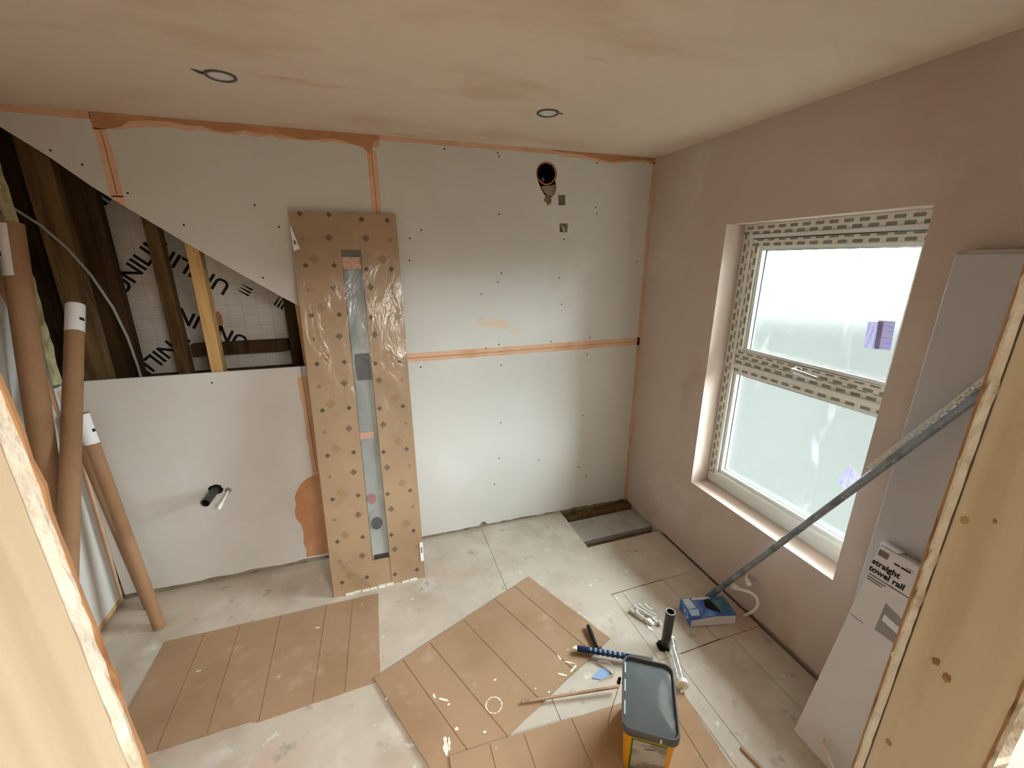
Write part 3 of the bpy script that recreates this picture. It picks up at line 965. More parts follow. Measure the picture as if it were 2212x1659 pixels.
c1 = MB().box(-.66, -.57, .0135, .028, 2.04, 2.15).build('backing_board', m_olive)
tag(c1, 'olive backing board in the upper square cut-out right of the duct', 'board')
c2 = thing('cable_outlet', (-.597, .0, 1.945), 'silver clip and cable end in the lower square cut-out below the duct', 'outlet')
MB().box(-.64, -.55, .0135, .028, 1.90, 1.99).build('backing_board', m_flap, c2)
MB().tube([(-.602, .013, 1.955), (-.600, .002, 1.945), (-.592, -.004, 1.932), (-.596, .0, 1.922)], .008, 10).build('silver_clip', m_alu, c2, smooth=True)
MB().lathe((-.572, .012, 1.965), (0, -1, 0), [(0, .008), (.010, .008), (.010, .0)], 12).build('brown_plug', m_wet, c2)

wp = thing('waste_pipe', (-2.611, 0, .583), 'black waste pipe stub poking out of the lower back wall', 'pipe')
P0, P1 = Vector((-2.606, .03, .582)), Vector((-2.615, -.125, .578))
MB().lathe(P0, P1 - P0, [(0, .021), ((P1 - P0).length, .021), ((P1 - P0).length, .0175), (.02, .0175), (.02, 0)], 20).build('pipe_wall', m_abs, wp, smooth=True)
MB().lathe(P0 + (P1 - P0) * .4, P1 - P0, [(0, .017), (.001, .0)], 16).build('bore', m_blackin, wp)
MB().prism(circ(-2.604, .583, .033, .031, 18, .1, 2), [], (0, -.001, 0), X, Z, Y, .001).build('hole', m_blackin, wp)
wq = thing('supply_pipe', (-2.55, 0, .56), 'thin white plastic pipe stub beside the black waste pipe', 'pipe')
MB().tube([(-2.55, .02, .566), (-2.556, -.06, .55), (-2.565, -.10, .535)], .007, 12).build('pipe', m_wpipe, wq, smooth=True)
MB().lathe((-2.562, -.085, .541), (-.01, -.05, -.018), [(0, .008), (.002, .0105), (.035, .0105), (.038, .009), (.038, 0)], 14).build('end_cap', m_wpipe, wq, smooth=True)
MB().prism(circ(-2.548, .568, .016, .017, 14, .15, 3), [], (0, -.001, 0), X, Z, Y, .001).build('hole', m_flap, wq)

# ================================================================== CEILING DOWNLIGHTS
def downlight(x_, y_, label, scar):
    d = thing('downlight', (x_, y_, H), label, 'ceiling light', 'ceiling downlights')
    MB().lathe((x_, y_, H), (0, 0, -1), [(0, .047), (.004, .047), (.006, .043), (.004, .037), (.001, .036)], 36).build('trim_ring', m_ring, d, smooth=True)
    MB().lathe((x_, y_, H), (0, 0, -1), [(.0005, .037), (.002, .036), (.006, .024), (.008, .010), (.0083, .0)], 32).build('lens', m_lens, d, smooth=True)
    MB().prism(scar, [], (x_, y_, H - .0008), X, Y, -Z, .0012).build('cut_scar', m_screw, d)
    return d


downlight(-2.108, -.556, 'round recessed downlight above the triangular void', [(-.044, -.012), (-.058, -.028), (-.074, -.030), (-.066, -.018), (-.060, -.004), (-.046, .004)])
downlight(-.940, -.550, 'round recessed downlight above the vent duct', [(.044, -.006), (.058, -.004), (.068, -.008), (.058, -.014), (.045, -.014)])

# ================================================================== TALL WRAPPED CARTON
box_o = Vector((-2.056, -.335, .004))
bu = Vector((.012, .295, 1.955)).normalized()
br_ = (X - bu * X.dot(bu)).normalized()
bn = br_.cross(bu)          # out of the front, towards the room
BW, BH, BD = .492, 2.010, .026
ct = thing('wrapped_carton', box_o + br_ * BW / 2, 'tall diamond-printed carton in clear wrap leaning on the back wall', 'carton')


def bp(u, v, d=0):
    return box_o + br_ * u + bu * v + bn * d


b = MB()
b.obox(bp(0, 0, -BD), br_ * BW, bu * BH, bn * .002)
b.obox(bp(0, 0, -BD), br_ * .006, bu * BH, bn * (BD - .0006))
b.obox(bp(BW - .006, 0, -BD), br_ * .006, bu * BH, bn * (BD - .0006))
b.obox(bp(0, 0, -BD), br_ * BW, bu * .006, bn * (BD - .0006))
b.obox(bp(0, BH - .006, -BD), br_ * BW, bu * .006, bn * (BD - .0006))
b.build('carton_tray', m_card, ct)
U0, U1, V0, V1 = .214, .302, .165, 1.835


def front(u0, u1, v0, v1, name, d=0.0):
    b = MB()
    o0 = bp(u0, v0, d)
    b.quad(o0, br_, bu, u1 - u0, v1 - v0, (u0, v0))
    b.obox(bp(u0, v0, d - .004), br_ * (u1 - u0), bu * (v1 - v0), bn * .0038)
    return b.build(name, M_BOXP, ct)


front(0, U0, 0, BH, 'front_flap')
front(U1 + .006, BW, 0, BH, 'front_flap', .0006)
front(U0, U1 + .006, V1, BH, 'end_flap', -.003)
front(U0, U1 + .006, 0, V0, 'end_flap', -.003)
m_slot = mat('grey_wrapped_panel', srgb(176, 184, 180), .3, [(srgb(140, 148, 146), 3, .4, .7, (1, 1, .5)), (srgb(204, 210, 206), 8, .55, .75, (1, 1, .4))])
b = MB()
b.obox(bp(U0 + .002, V0, -.016), br_ * (U1 - U0 + .004), bu * (V1 - V0), bn * .002)
b.build('wrapped_panel', m_slot, ct)
m_slotd = mat('dark_slot_foam', srgb(92, 98, 100), .6)


def inslot(u0, u1, v0, v1, m, nm, d=-.0125):
    MB().obox(bp(u0, v0, d), br_ * (u1 - u0), bu * (v1 - v0), bn * .001).build(nm, m, ct)


inslot(U0 + .002, U1, 1.780, V1, mat('grey_foam', srgb(120, 118, 110), .8), 'end_foam')
inslot(U0 + .001, U1, 1.742, 1.800, mat('pink_label', srgb(214, 176, 156), .6, [(srgb(196, 150, 128), 60, .5, .6)]), 'pink_label', -.006)
inslot(U0 + .014, U1, 1.175, 1.315, m_slotd, 'dark_foam')
inslot(U0 + .010, U1, .165, .190, m_gasket, 'dark_end_foam')
MB().prism(circ(0, 0, .022, .030, 20), [], bp(.242, .520, -.0125), br_, bu, bn, .001).build('red_disc', mat('dull_red', srgb(160, 112, 112), .6), ct)
MB().prism(circ(0, 0, .033, .045, 24), [], bp(.256, .405, -.0125), br_, bu, bn, .001).build('grey_disc', m_midgrey, ct)
MB().prism(circ(0, 0, .030, .036, 24), [], bp(.256, .375, -.0112), br_, bu, bn, .001).build('black_disc', mat('charcoal_disc', srgb(70, 76, 84), .6), ct)
MB().obox(bp(U0, .86, -.0125), br_ * .07, bu * .035, bn * .001).build('orange_mark', mat('faded_orange', srgb(206, 160, 138), .7), ct)
# clear film pulled over the front, with folds at the foot
b = MB()
nu, nv = 14, 60
rnd = random.Random(17)
ph = [rnd.uniform(0, 6) for _ in range(6)]
vs = []
for j in range(nv + 1):
    for i in range(nu + 1):
        u_, v_ = BW * i / nu, BH * j / nv
        h_ = .0035 + .0018 * math.sin(9 * v_ + 14 * u_ + ph[0]) + .0012 * math.sin(23 * u_ - 31 * v_ + ph[1])
        if i in (0, nu) or j in (0, nv):
            h_ = .0010
        vs.append(bp(u_, v_, h_))
b.add(vs, [(j * (nu + 1) + i, j * (nu + 1) + i + 1, (j + 1) * (nu + 1) + i + 1, (j + 1) * (nu + 1) + i) for j in range(nv) for i in range(nu)])
b.build('clear_film', M_WRAP, ct, smooth=True)
for (u0, v0, u1, v1) in [(.005, .285, .17, .03), (.03, .27, .195, .02), (.05, .20, .14, .02), (.07, .52, .14, .60)]:
    MB().tube([bp(u0, v0, .004), bp((u0 + u1) / 2 + .004, (v0 + v1) / 2 - .004, .007), bp(u1, v1, .004)], .0022, 6).build('film_fold', M_CLEAR, ct)
MB().prism([(0, 1.935), (.004, 1.94), (.032, 1.835), (.004, 1.825)], [], bp(0, 0, .0052), br_, bu, bn, .0006).build('paper_label', m_white, ct)
MB().prism([(.006, 1.878), (.017, 1.872), (.021, 1.853), (.009, 1.856)], [], bp(0, 0, .0060), br_, bu, bn, .0003).build('label_print', m_greyprint, ct)
MB().obox(bp(BW - .018, .105, .0045), br_ * .018, bu * .115, bn * .0006).build('paper_label', m_white, ct)
MB().obox(bp(BW - .013, .155, .0053), br_ * .008, bu * .035, bn * .0003).build('label_print', m_greyprint, ct)
b = MB()
for i in range(9):
    u_ = .06 + i * .043
    b.obox(bp(u_, -.004, -.02 + rnd.uniform(-.004, .004)), br_ * .040, bu * rnd.uniform(.010, .016), bn * .024)
b.build('foam_foot', m_wpipe, ct)

# ================================================================== CARDBOARD TUBES
def tube_thing(a, c, r, label, lab=None, name='cardboard_tube', m=m_tube, ref=None):
    """a the foot, c the top; lab = (distance from the top of the label's upper edge, length)"""
    a, c = Vector(a), Vector(c)
    d = (c - a)
    L = d.length
    t = thing(name, a, label, 'tube', 'cardboard tubes leaning in the left corner')
    MB().lathe(a, d, [(0, r * .9), (0, r), (L, r), (L, r * .9), (L - .25, r * .9), (L - .25, 0)], 28).build('tube_wall', m, t, smooth=True)
    MB().lathe(a, d, [(.02, r * .89), (.02, .0)], 20).build('end_plug', m_cardedge, t)
    if lab:
        o0, l0, face = lab
        dn = d.normalized()
        face = Vector(face)
        face = (face - dn * face.dot(dn)).normalized()
        sd = dn.cross(face)
        b = MB()
        vs = []
        n = 12
        for k in range(n + 1):
            an = R(-100 + 200 * k / n)
            for h_ in (L - o0 - l0, L - o0):
                vs.append(a + dn * h_ + (face * math.cos(an) + sd * math.sin(an)) * (r + .0008))
        b.add(vs, [(2 * k, 2 * k + 2, 2 * k + 3, 2 * k + 1) for k in range(n)])
        lb2 = b.build('paper_label', m_white, t, smooth=True)
        b = MB()
        vs = []
        for k in range(4):
            an = R(18 + 12 * k)
            for h_ in (L - o0 - l0 * .62, L - o0 - l0 * .52):
                vs.append(a + dn * h_ + (face * math.cos(an) + sd * math.sin(an)) * (r + .0014))
        b.add(vs, [(2 * k, 2 * k + 2, 2 * k + 3, 2 * k + 1) for k in range(3)])
        b.build('label_print', m_black, lb2)
    return t


camv = Vector((-1.6961, -2.3688, 1.7693))
A_top, A_foot = Vector((-3.0, -.152, 1.904)), Vector((-2.922, -.764, 0))
B_top, B_foot = Vector((-2.928, -.06, 1.582)), Vector((-2.791, -1.161, .0))
C_top, C_foot = Vector((-3.0, -.106, 1.109)), Vector((-2.876, -.262, .0))
D_top, D_foot = Vector((-3.065, -.060, 1.10)), Vector((-2.984, -.089, .0))
tube_thing(A_foot, A_top, .038, 'thick cardboard tube nearest the left edge of the picture', (.01, .20, (-.95, -.15, 0)))
tube_thing(B_foot, B_top, .031, 'cardboard tube with a white wrapped label at its top, in front of the void', (0, .13, (.5, -.8, 0)))
tube_thing(C_foot, C_top, .026, 'shorter labelled cardboard tube standing clear on the floor in the left corner', (.005, .14, (.7, -.7, 0)))
tube_thing(D_foot, D_top, .026, 'short plain cardboard tube mostly hidden behind the other tubes')
gp = MB().tube([(-2.96, -.86, 0), (-3.035, -.265, 1.80)], .019, 16).build('plastic_pipe', m_greyplastic, smooth=True)
tag(gp, 'grey plastic pipe leaning left of the thick cardboard tube', 'pipe')

# ================================================================== CARDBOARD SHEETS ON THE FLOOR
def sheet(label, pts, creases, z, seed, splats=(), curl=0.0):
    t = thing('cardboard_sheet', (sum(p[0] for p in pts) / len(pts), sum(p[1] for p in pts) / len(pts), z), label, 'cardboard', 'flattened cardboard on the floor')
    q = random.Random(seed)
    loop = []
    for i in range(len(pts)):
        loop += rag(pts[i], pts[(i + 1) % len(pts)], 12, .0018, q)
    MB().prism(loop, [], (0, 0, z), X, Y, Z, .004).build('sheet', m_card, t)
    for (a, c) in creases:
        d = Vector((c[0] - a[0], c[1] - a[1])).normalized()
        nn = Vector((-d.y, d.x)) * .0012
        MB().add([(a[0] - nn.x, a[1] - nn.y, z + .0041), (c[0] - nn.x, c[1] - nn.y, z + .0041), (c[0] + nn.x, c[1] + nn.y, z + .0041), (a[0] + nn.x, a[1] + nn.y, z + .0041),
                  ((a[0] + nn.x * 3), (a[1] + nn.y * 3), z + .0041), ((c[0] + nn.x * 3), (c[1] + nn.y * 3), z + .0041), ((a[0] + nn.x * 2), (a[1] + nn.y * 2), z + .0056), ((c[0] + nn.x * 2), (c[1] + nn.y * 2), z + .0056)],
                 [(0, 1, 2, 3), (3, 2, 7, 6), (6, 7, 5, 4)]).build('crease', m_crease, t)
    for s_ in splats:
        MB().prism(s_, [], (0, 0, z + .0042), X, Y, Z, .0012).build('plaster_spill', m_splat, t)
    return t


sheet('cardboard sheet lying at the foot of the tall wrapped carton', [(-2.81, -.372), (-1.826, -.382), (-1.826, -.90), (-2.29, -.925), (-2.32, -.912), (-2.81, -.925)],
      [((-2.645, -.376), (-2.632, -.918)), ((-2.492, -.377), (-2.472, -.912)), ((-2.309, -.378), (-2.292, -.922)), ((-2.091, -.382), (-2.097, -.912)), ((-1.959, -.382), (-1.972, -.905))], .0005, 1,
      [circ(-2.60, -.60, .012, .003, 8, .4, 1), circ(-2.12, -.52, .010, .004, 8, .5, 2)])


def blob(u, v, r, seed, k=.45):
    return circ(u, v, r, r * .8, 11, k, seed)


def smear(p, q_, w_, seed):
    r_ = random.Random(seed)
    d = Vector((q_[0] - p[0], q_[1] - p[1]))
    nn = Vector((-d.y, d.x)).normalized()
    up, dn = [], []
    for i in range(9):
        t_ = i / 8
        h_ = w_ * (.35 + .65 * math.sin(math.pi * t_)) * r_.uniform(.5, 1.2)
        c_ = Vector(p) + d * t_
        up.append((c_.x + nn.x * h_, c_.y + nn.y * h_))
        dn.append((c_.x - nn.x * h_, c_.y - nn.y * h_))
    return up + dn[::-1]


sp_c = [smear(*a, w_, k) for k, (a, w_) in enumerate([(((-1.614, -1.037), (-1.61, -1.059)), 0.006), (((-1.595, -1.064), (-1.558, -1.086)), 0.006), (((-1.595, -1.217), (-1.599, -1.282)), 0.011), (((-1.58, -1.222), (-1.586, -1.269)), 0.006), (((-1.042, -1.038), (-1.037, -1.067)), 0.006), (((-1.026, -1.078), (-0.983, -1.104)), 0.004), (((-0.982, -1.111), (-1.022, -1.133)), 0.006), (((-1.079, -1.12), (-1.043, -1.144)), 0.007), (((-0.96, -1.025), (-0.934, -1.042)), 0.006)])]
sp_c += [blob(u_, v_, r_, 20 + k, .22) for k, (u_, v_, r_) in enumerate([(-1.56, -1.101, 0.006), (-1.547, -1.203, 0.008), (-1.445, -1.248, 0.006), (-1.35, -1.061, 0.006), (-1.487, -1.299, 0.008), (-1.147, -1.184, 0.005), (-1.195, -1.152, 0.004), (-0.943, -1.026, 0.007), (-1.805, -0.995, 0.004), (-0.986, -1.03, 0.004)])]
sc_ = sheet('plaster-spattered cardboard sheet lying askew in the middle of the floor', [(-.996, -.531), (-.761, -1.036), (-1.618, -1.395), (-1.853, -.885)],
            [((-1.100, -.575), (-.880, -1.086)), ((-1.229, -.632), (-1.000, -1.136)), ((-1.417, -.710), (-1.190, -1.216)), ((-1.598, -.785), (-1.366, -1.290)), ((-1.726, -.838), (-1.497, -1.345))], .0052, 2, sp_c)
# ring left by a pot
q = random.Random(6)
cxr, cyr = -1.383, -1.162
b = MB()
n = 40
vs = []
for k in range(n):
    a = 2 * math.pi * k / n
    r1 = .0325 + q.uniform(-.001, .001)
    w_ = q.uniform(.0006, .0035)
    vs += [(cxr + (r1 - w_) * math.cos(a), cyr + (r1 - w_) * math.sin(a), .0100), (cxr + (r1 + w_) * math.cos(a), cyr + (r1 + w_) * math.sin(a), .0100)]
b.add(vs, [(2 * k, 2 * k + 1, (2 * k + 3) % (2 * n), (2 * k + 2) % (2 * n)) for k in range(n)])
b.build('plaster_ring_mark', m_splat, sc_)
sheet('cardboard sheet under the yellow tub at the bottom of the picture', [(-1.590, -1.288), (-1.433, -1.293), (-.882, -1.322), (-.612, -1.366), (-.640, -1.90), (-1.60, -1.86)],
      [((-1.439, -1.297), (-1.437, -1.85)), ((-1.304, -1.305), (-1.299, -1.85)), ((-1.105, -1.314), (-1.112, -1.85)), ((-.70, -1.36), (-.73, -1.88))], .0108, 3)

# ================================================================== YELLOW TUB
tub = thing('adhesive_tub', (-.878, -1.468, .015), 'yellow plastic tub with a dark grey lid on the cardboard', 'tub')
tl = Vector((.553, .833, 0)).normalized()
ts = Vector((tl.y, -tl.x, 0))
tcn = Vector((-.878, -1.468, 0))


def rrect(hx, hy, r, n=6):
    out = []
    for cx_, cy_, a0 in ((hx - r, hy - r, 0), (-hx + r, hy - r, 90), (-hx + r, -hy + r, 180), (hx - r, -hy + r, 270)):
        for k in range(n + 1):
            a = R(a0 + 90 * k / n)
            out.append((cx_ + r * math.cos(a), cy_ + r * math.sin(a)))
    return out


def loft(levels, cap0=True, cap1=True):
    """levels: (z, hx, hy, r) in the tub's frame"""
    b = MB()
    vs, fs = [], []
    for (z_, hx, hy, r) in levels:
        for p in rrect(hx, hy, r):
            vs.append(tcn + ts * p[0] + tl * p[1] + Z * z_)
    m_ = 28
    for i in range(len(levels) - 1):
        for k in range(m_):
            fs.append((i * m_ + k, i * m_ + (k + 1) % m_, (i + 1) * m_ + (k + 1) % m_, (i + 1) * m_ + k))
    if cap0:
        fs.append(tuple(reversed(range(m_))))
    if cap1:
        fs.append(tuple((len(levels) - 1) * m_ + k for k in range(m_)))
    return b.add(vs, fs)


loft([(.0155, .072, .112, .022), (.018, .076, .116, .024), (.205, .086, .130, .026), (.207, .090, .134, .027), (.212, .090, .134, .027), (.214, .087, .131, .026), (.238, .087, .131, .026)]).build('tub_body', m_yellow, tub, smooth=True)
loft([(.218, .0885, .1325, .027), (.217, .094, .139, .030), (.222, .095, .1405, .030), (.247, .095, .1405, .030), (.252, .093, .1385, .029), (.252, .0895, .135, .027), (.249, .0885, .134, .026), (.2405, .0875, .133, .025)], False, False).build('lid_rim', m_lidrim, tub, smooth=True)
loft([(.2385, .088, .1335, .025)] + [(.2390 + .0085 * (1 - f_ * f_), .088 * f_, .1335 * f_, .025 * f_) for f_ in (1, .9, .8, .7, .6, .5, .4, .3, .2, .1, .02)], True, True).build('lid_panel', m_lid, tub, smooth=True)
# white clips along the far-left edge of the rim
for t0, t1 in ((-.095, -.045), (-.012, .035), (.062, .105)):
    MB().obox(tcn + ts * -.0885 + tl * t0 + Z * .2412, ts * .005, tl * (t1 - t0), Z * .0105).build('lid_clip', mat('pale_lid_edge', srgb(190, 198, 196), .3), tub, .001)
MB().obox(tcn + ts * .03 + tl * -.1412 + Z * .225, ts * .006, tl * -.001, Z * .018).build('plaster_dab', m_splat, tub, .0004)
# front label: green border, picture
fz0, fz1 = .03, .200


def fr(s_, z_, d=0):
    y_ = -(.116 + (.130 - .116) * (z_ - .018) / (.205 - .018)) - d
    return tcn + ts * s_ + tl * y_ + Z * z_


MB().add([fr(-.058, fz0, .0006), fr(.058, fz0, .0006), fr(.058, fz1, .0006), fr(-.058, fz1, .0006)], [(0, 1, 2, 3)]).build('label_border', m_green, tub)
lp = MB().add([fr(-.052, fz0 + .004, .0012), fr(.058, fz0 + .004, .0012), fr(.058, fz1 - .006, .0012), fr(-.052, fz1 - .006, .0012)], [(0, 1, 2, 3)]).build('label_picture', m_photo, tub)
MB().add([fr(-.014, .156, .0018), fr(.022, .166, .0018), fr(.023, .170, .0018), fr(-.012, .162, .0018)], [(0, 1, 2, 3)]).build('pictured_trowel', m_screw, lp)
MB().add([fr(-.05, .176, .0017), (fr(.056, .172, .0017)), fr(.056, .1735, .0017), fr(-.05, .1775, .0017)], [(0, 1, 2, 3)]).build('pictured_tile_joint', m_greyprint, lp)
hw = [tcn + ts * (-.093) + tl * .05 + Z * .205]
for k in range(9):
    t_ = k / 8
    hw.append(tcn + ts * (-.10 - .035 * math.sin(math.pi * t_)) + tl * (.055 - .11 * t_) + Z * (.205 - .16 * math.sin(math.pi * t_)))
hw.append(tcn + ts * (-.093) + tl * -.05 + Z * .205)
hd = MB().tube(hw, .0012, 8).build('wire_handle', mat('brown_wire', srgb(124, 96, 74), .5), tub, smooth=True)
MB().tube([tcn + ts * -.103 + tl * .062 + Z * .215, tcn + ts * -.108 + tl * .060 + Z * .190], .006, 10).build('handle_pivot', m_gasket, hd)

# ================================================================== TOOLS AND SCRAPS ON THE FLOOR
# ribbed blue handle
bt = thing('ribbed_handle_tool', (-.86, -1.10, .02), 'tool with a navy ribbed handle lying beyond the yellow tub', 'tool')
h0, h1 = Vector((-.948, -1.052, .030)), Vector((-.745, -1.165, .030))
hd_ = (h1 - h0)
L = hd_.length
prof = [(0, 0), (0, .011), (.004, .0135), (.05, .0135)]
x_ = .055
while x_ < L - .02:
    prof += [(x_, .0135), (x_ + .004, .0110), (x_ + .010, .0110), (x_ + .014, .0135)]
    x_ += .022
prof += [(L, .0135), (L, 0)]
MB().lathe(h0, hd_, prof, 18).build('handle', m_blueh, bt, smooth=True)
x_ = .059
dn = hd_.normalized()
up = (Z - dn * Z.dot(dn)).normalized()
sd = dn.cross(up)
while x_ < L - .02:
    vs = []
    for k in range(6):
        an = R(-75 + 120 * k / 5)
        for h_ in (x_, x_ + .007):
            vs.append(h0 + dn * h_ + (up * math.cos(an) + sd * math.sin(an)) * .0128)
    MB().add(vs, [(2 * k, 2 * k + 2, 2 * k + 3, 2 * k + 1) for k in range(5)]).build('grip_inlay', m_blueg, bt, smooth=True)
    x_ += .022
MB().obox(h1 + Vector((-.005, .01, -.012)), (h1 - h0) * .5, (.0, .002, 0), (0, 0, .024)).build('blade', m_zinc, bt)

kn = thing('utility_knife', (-.845, -1.01, .011), 'small dark knife handle lying on the corner of the cardboard', 'knife')
k0, k1 = Vector((-.838, -.950, .026)), Vector((-.853, -1.068, .020))
MB().lathe(k0, k1 - k0, [(0, 0), (0, .006), (.006, .0095), (.05, .0105), (.10, .0085), (.118, .008), (.119, 0)], 14).build('handle', m_gasket, kn, smooth=True)
MB().obox(k1 + Vector((-.012, -.002, -.009)), (.030, -.004, 0), (-.002, -.012, 0), (0, 0, .016)).build('blade_clamp', m_screw, kn, .002)

bp_ = thing('blue_paper_scrap', (-.88, -1.18, .001), 'pale blue paper scrap with a curled white strip beside the tub', 'paper scrap')
MB().prism([(-.940, -1.182), (-.905, -1.163), (-.876, -1.152), (-.855, -1.172), (-.842, -1.198), (-.88, -1.200), (-.905, -1.202)], [], (0, 0, .0015), X, Y, Z, .0015).build('paper', m_bluep, bp_)
vs = []
pts = [(-.880, -1.125, .004), (-.858, -1.138, .012), (-.838, -1.158, .016), (-.832, -1.180, .014), (-.842, -1.205, .006), (-.880, -1.205, .003), (-.918, -1.208, .002)]
for p in pts:
    vs += [(p[0], p[1], p[2]), (p[0] + .0006, p[1] + .0006, p[2] + .012)]
MB().add(vs, [(2 * k, 2 * k + 2, 2 * k + 3, 2 * k + 1) for k in range(len(pts) - 1)]).build('curled_strip', m_wpipe, bp_, smooth=True)

st = MB().obox((-1.272, -1.196, .012), (.405, -.075, .010), (.0015, .010, 0), (0, 0, .008)).build('wooden_stick', m_stick, None, .001)
tag(st, 'thin bare wooden stick lying left of the yellow tub', 'stick')
st2 = MB().obox((-.545, -1.60, .001), (.035, -.17, .0), (.012, .003, 0), (0, 0, .008)).build('wooden_stick', m_stick, None, .001)
tag(st2, 'short brown stick on the bare floor at the bottom right', 'stick')

# clear tube with white ends
ctb = thing('clear_plastic_tube', (-.55, -1.25, .0), 'clear plastic tube with white end collars beside the tub', 'tube')
a0, a1 = Vector((-.508, -1.150, .040)), Vector((-.600, -1.345, .030))
da = a1 - a0
dl = da.length
MB().lathe(a0, da, [(.008, .0195), (dl, .0195)], 24).build('tube_wall', M_CLEAR, ctb, smooth=True)
MB().lathe(a0, da, [(0, 0), (0, .018), (.003, .022), (.014, .022), (.016, .020), (.016, 0)], 24).build('end_collar', m_wpipe, ctb, smooth=True)
MB().lathe(a0, da, [(dl - .012, 0), (dl - .012, .020), (dl - .010, .026), (dl + .006, .026), (dl + .010, .022), (dl + .010, 0)], 24).build('end_collar', m_wpipe, ctb, smooth=True)
for k in range(3):
    o_ = Vector((.008 * math.cos(2.1 * k), .002, .008 * math.sin(2.1 * k)))
    MB().tube([a0 + o_ + da * .04, a1 + o_ - da * .04], .0022, 8).build('rod', m_alu, ctb)
MB().tube([a1 + da.normalized() * .010, a1 + da.normalized() * .022 + Vector((.004, 0, -.004)), a1 + da.normalized() * .026 + Vector((-.012, .004, -.012))], .0055, 10).build('nozzle', m_wpipe, ctb, smooth=True)

# black waste pipe rising out of the floor
fp = thing('floor_waste_pipe', (-.528, -1.142, 0), 'short black waste pipe standing up out of the floor', 'pipe')
MB().lathe((-.528, -1.145, -.05), (.008, .002, .25), [(0, .021), (.245, .021), (.245, .0175), (.10, .0175), (.10, 0)], 24).build('pipe_wall', m_abs, fp, smooth=True)
MB().lathe((-.528, -1.145, -.05), (.008, .002, .25), [(.243, .0213), (.2465, .0213), (.2465, .0178), (.243, .0174)], 24).build('cut_rim', m_midgrey, fp, smooth=True)
MB().prism(circ(-.540, -1.147, .038, .030, 18, .22, 12), [], (0, 0, .0004), X, Y, Z, .0006).build('hole', m_blackin, fp)

# bag of white plugs
bg_ = thing('bag_of_plugs', (-.545, -.97, 0), 'clear plastic bag of white pipe plugs on the floor', 'bag')
pl_pts = [((-.575, -.925), (-.520, -1.035)), ((-.545, -.915), (-.485, -1.02)), ((-.515, -.910), (-.478, -1.00)), ((-.560, -.95), (-.545, -.99)), ((-.500, -1.02), (-.478, -1.045)), ((-.49, -.925), (-.472, -.965))]
for k, (p, q_) in enumerate(pl_pts):
    a, c = Vector((p[0], p[1], .012 + .006 * (k % 2))), Vector((q_[0], q_[1], .014))
    l_ = (c - a).length
    MB().lathe(a, c - a, [(0, 0), (0, .010), (.012, .010), (.014, .0075), (l_ - .012, .0070), (l_ - .010, .011), (l_, .011), (l_, 0)], 14).build('pipe_plug', m_wpipe, bg_, smooth=True)
b = MB()
q = random.Random(44)
nx_, ny_ = 12, 12
vs = []
for j in range(ny_ + 1):
    for i in range(nx_ + 1):
        u_, v_ = i / nx_, j / ny_
        px = -.625 + .165 * u_ + .045 * v_
        py = -.905 - .17 * v_ + .03 * u_
        e = min(u_, 1 - u_, v_, 1 - v_)
        vs.append((px + q.uniform(-.004, .004), py + q.uniform(-.004, .004), .003 + min(1, e * 5) * .026 + q.uniform(0, .006)))
b.add(vs, [(j * (nx_ + 1) + i, j * (nx_ + 1) + i + 1, (j + 1) * (nx_ + 1) + i + 1, (j + 1) * (nx_ + 1) + i) for j in range(ny_) for i in range(nx_)])
b.build('plastic_bag', M_BAG, bg_)

# glove box
gb = thing('glove_box', (-.219, -1.075, 0), 'blue and white glove carton with a black glove poking out', 'carton')
gx = Vector((.97, -.235, 0)).normalized()
gy = Vector((.235, .97, 0)).normalized()
go = Vector((-.345, -1.100, .001))
GW, GD, GH = .236, .118, .062
b = MB().obox(go, gx * GW, gy * GD, Z * GH)
b.build('carton', m_bluebox, gb, .004)
m_palebl = mat('pale_blue_print', srgb(178, 204, 232), .5, [(srgb(212, 226, 240), 20, .45, .6)])
MB().add([go + gx * .002 - gy * .0008 + Z * .002, go + gx * (GW - .002) - gy * .0008 + Z * .002, go + gx * (GW - .002) - gy * .0008 + Z * (GH - .010), go + gx * .13 - gy * .0008 + Z * (GH - .006), go + gx * .05 - gy * .0008 + Z * (GH - .016), go + gx * .002 - gy * .0008 + Z * (GH - .022)], [(0, 1, 2, 3, 4, 5)]).build('white_side', m_wbox, gb)
tz = GH + .0018
def top_piece(pts, m, nm, dz=0):
    MB().add([go + gx * p[0] + gy * p[1] + Z * (tz + dz) for p in pts], [tuple(range(len(pts)))]).build(nm, m, gb)
top_piece([(.004, .045), (.052, .050), (.045, .112), (.004, .112)], m_palebl, 'pale_corner')
top_piece([(.003, .004), (.045, .004), (.060, .045), (.004, .042)], m_palebl, 'pale_corner')
top_piece([(.160, .004), (.232, .004), (.232, .108), (.150, .112)], mat('teal_print', srgb(70, 116, 150), .5, [(srgb(110, 140, 150), 18, .45, .6)]), 'teal_panel')
top_piece([(.054, .100), (.150, .100), (.150, .114), (.054, .114)], m_wbox, 'white_edge', .0004)
top_piece([(.100, .050), (.125, .030), (.165, .012), (.160, .045), (.140, .075), (.115, .095), (.105, .075)], m_glove, 'slot', .0005)
b = MB()
vs = [go + gx * p[0] + gy * p[1] + Z * (tz + p[2]) for p in [(.115, .092, .0), (.128, .085, .022), (.135, .060, .020), (.150, .035, .012), (.163, .008, .004), (.145, .028, .001), (.120, .055, .001), (.140, .055, .018)]]
b.add(vs, [(0, 1, 7), (1, 2, 7), (2, 3, 7), (3, 4, 7), (4, 5, 7), (5, 6, 7), (6, 0, 7)])
b.build('glove', m_glove, gb, smooth=True)
b = MB()
n = 24
vs = []
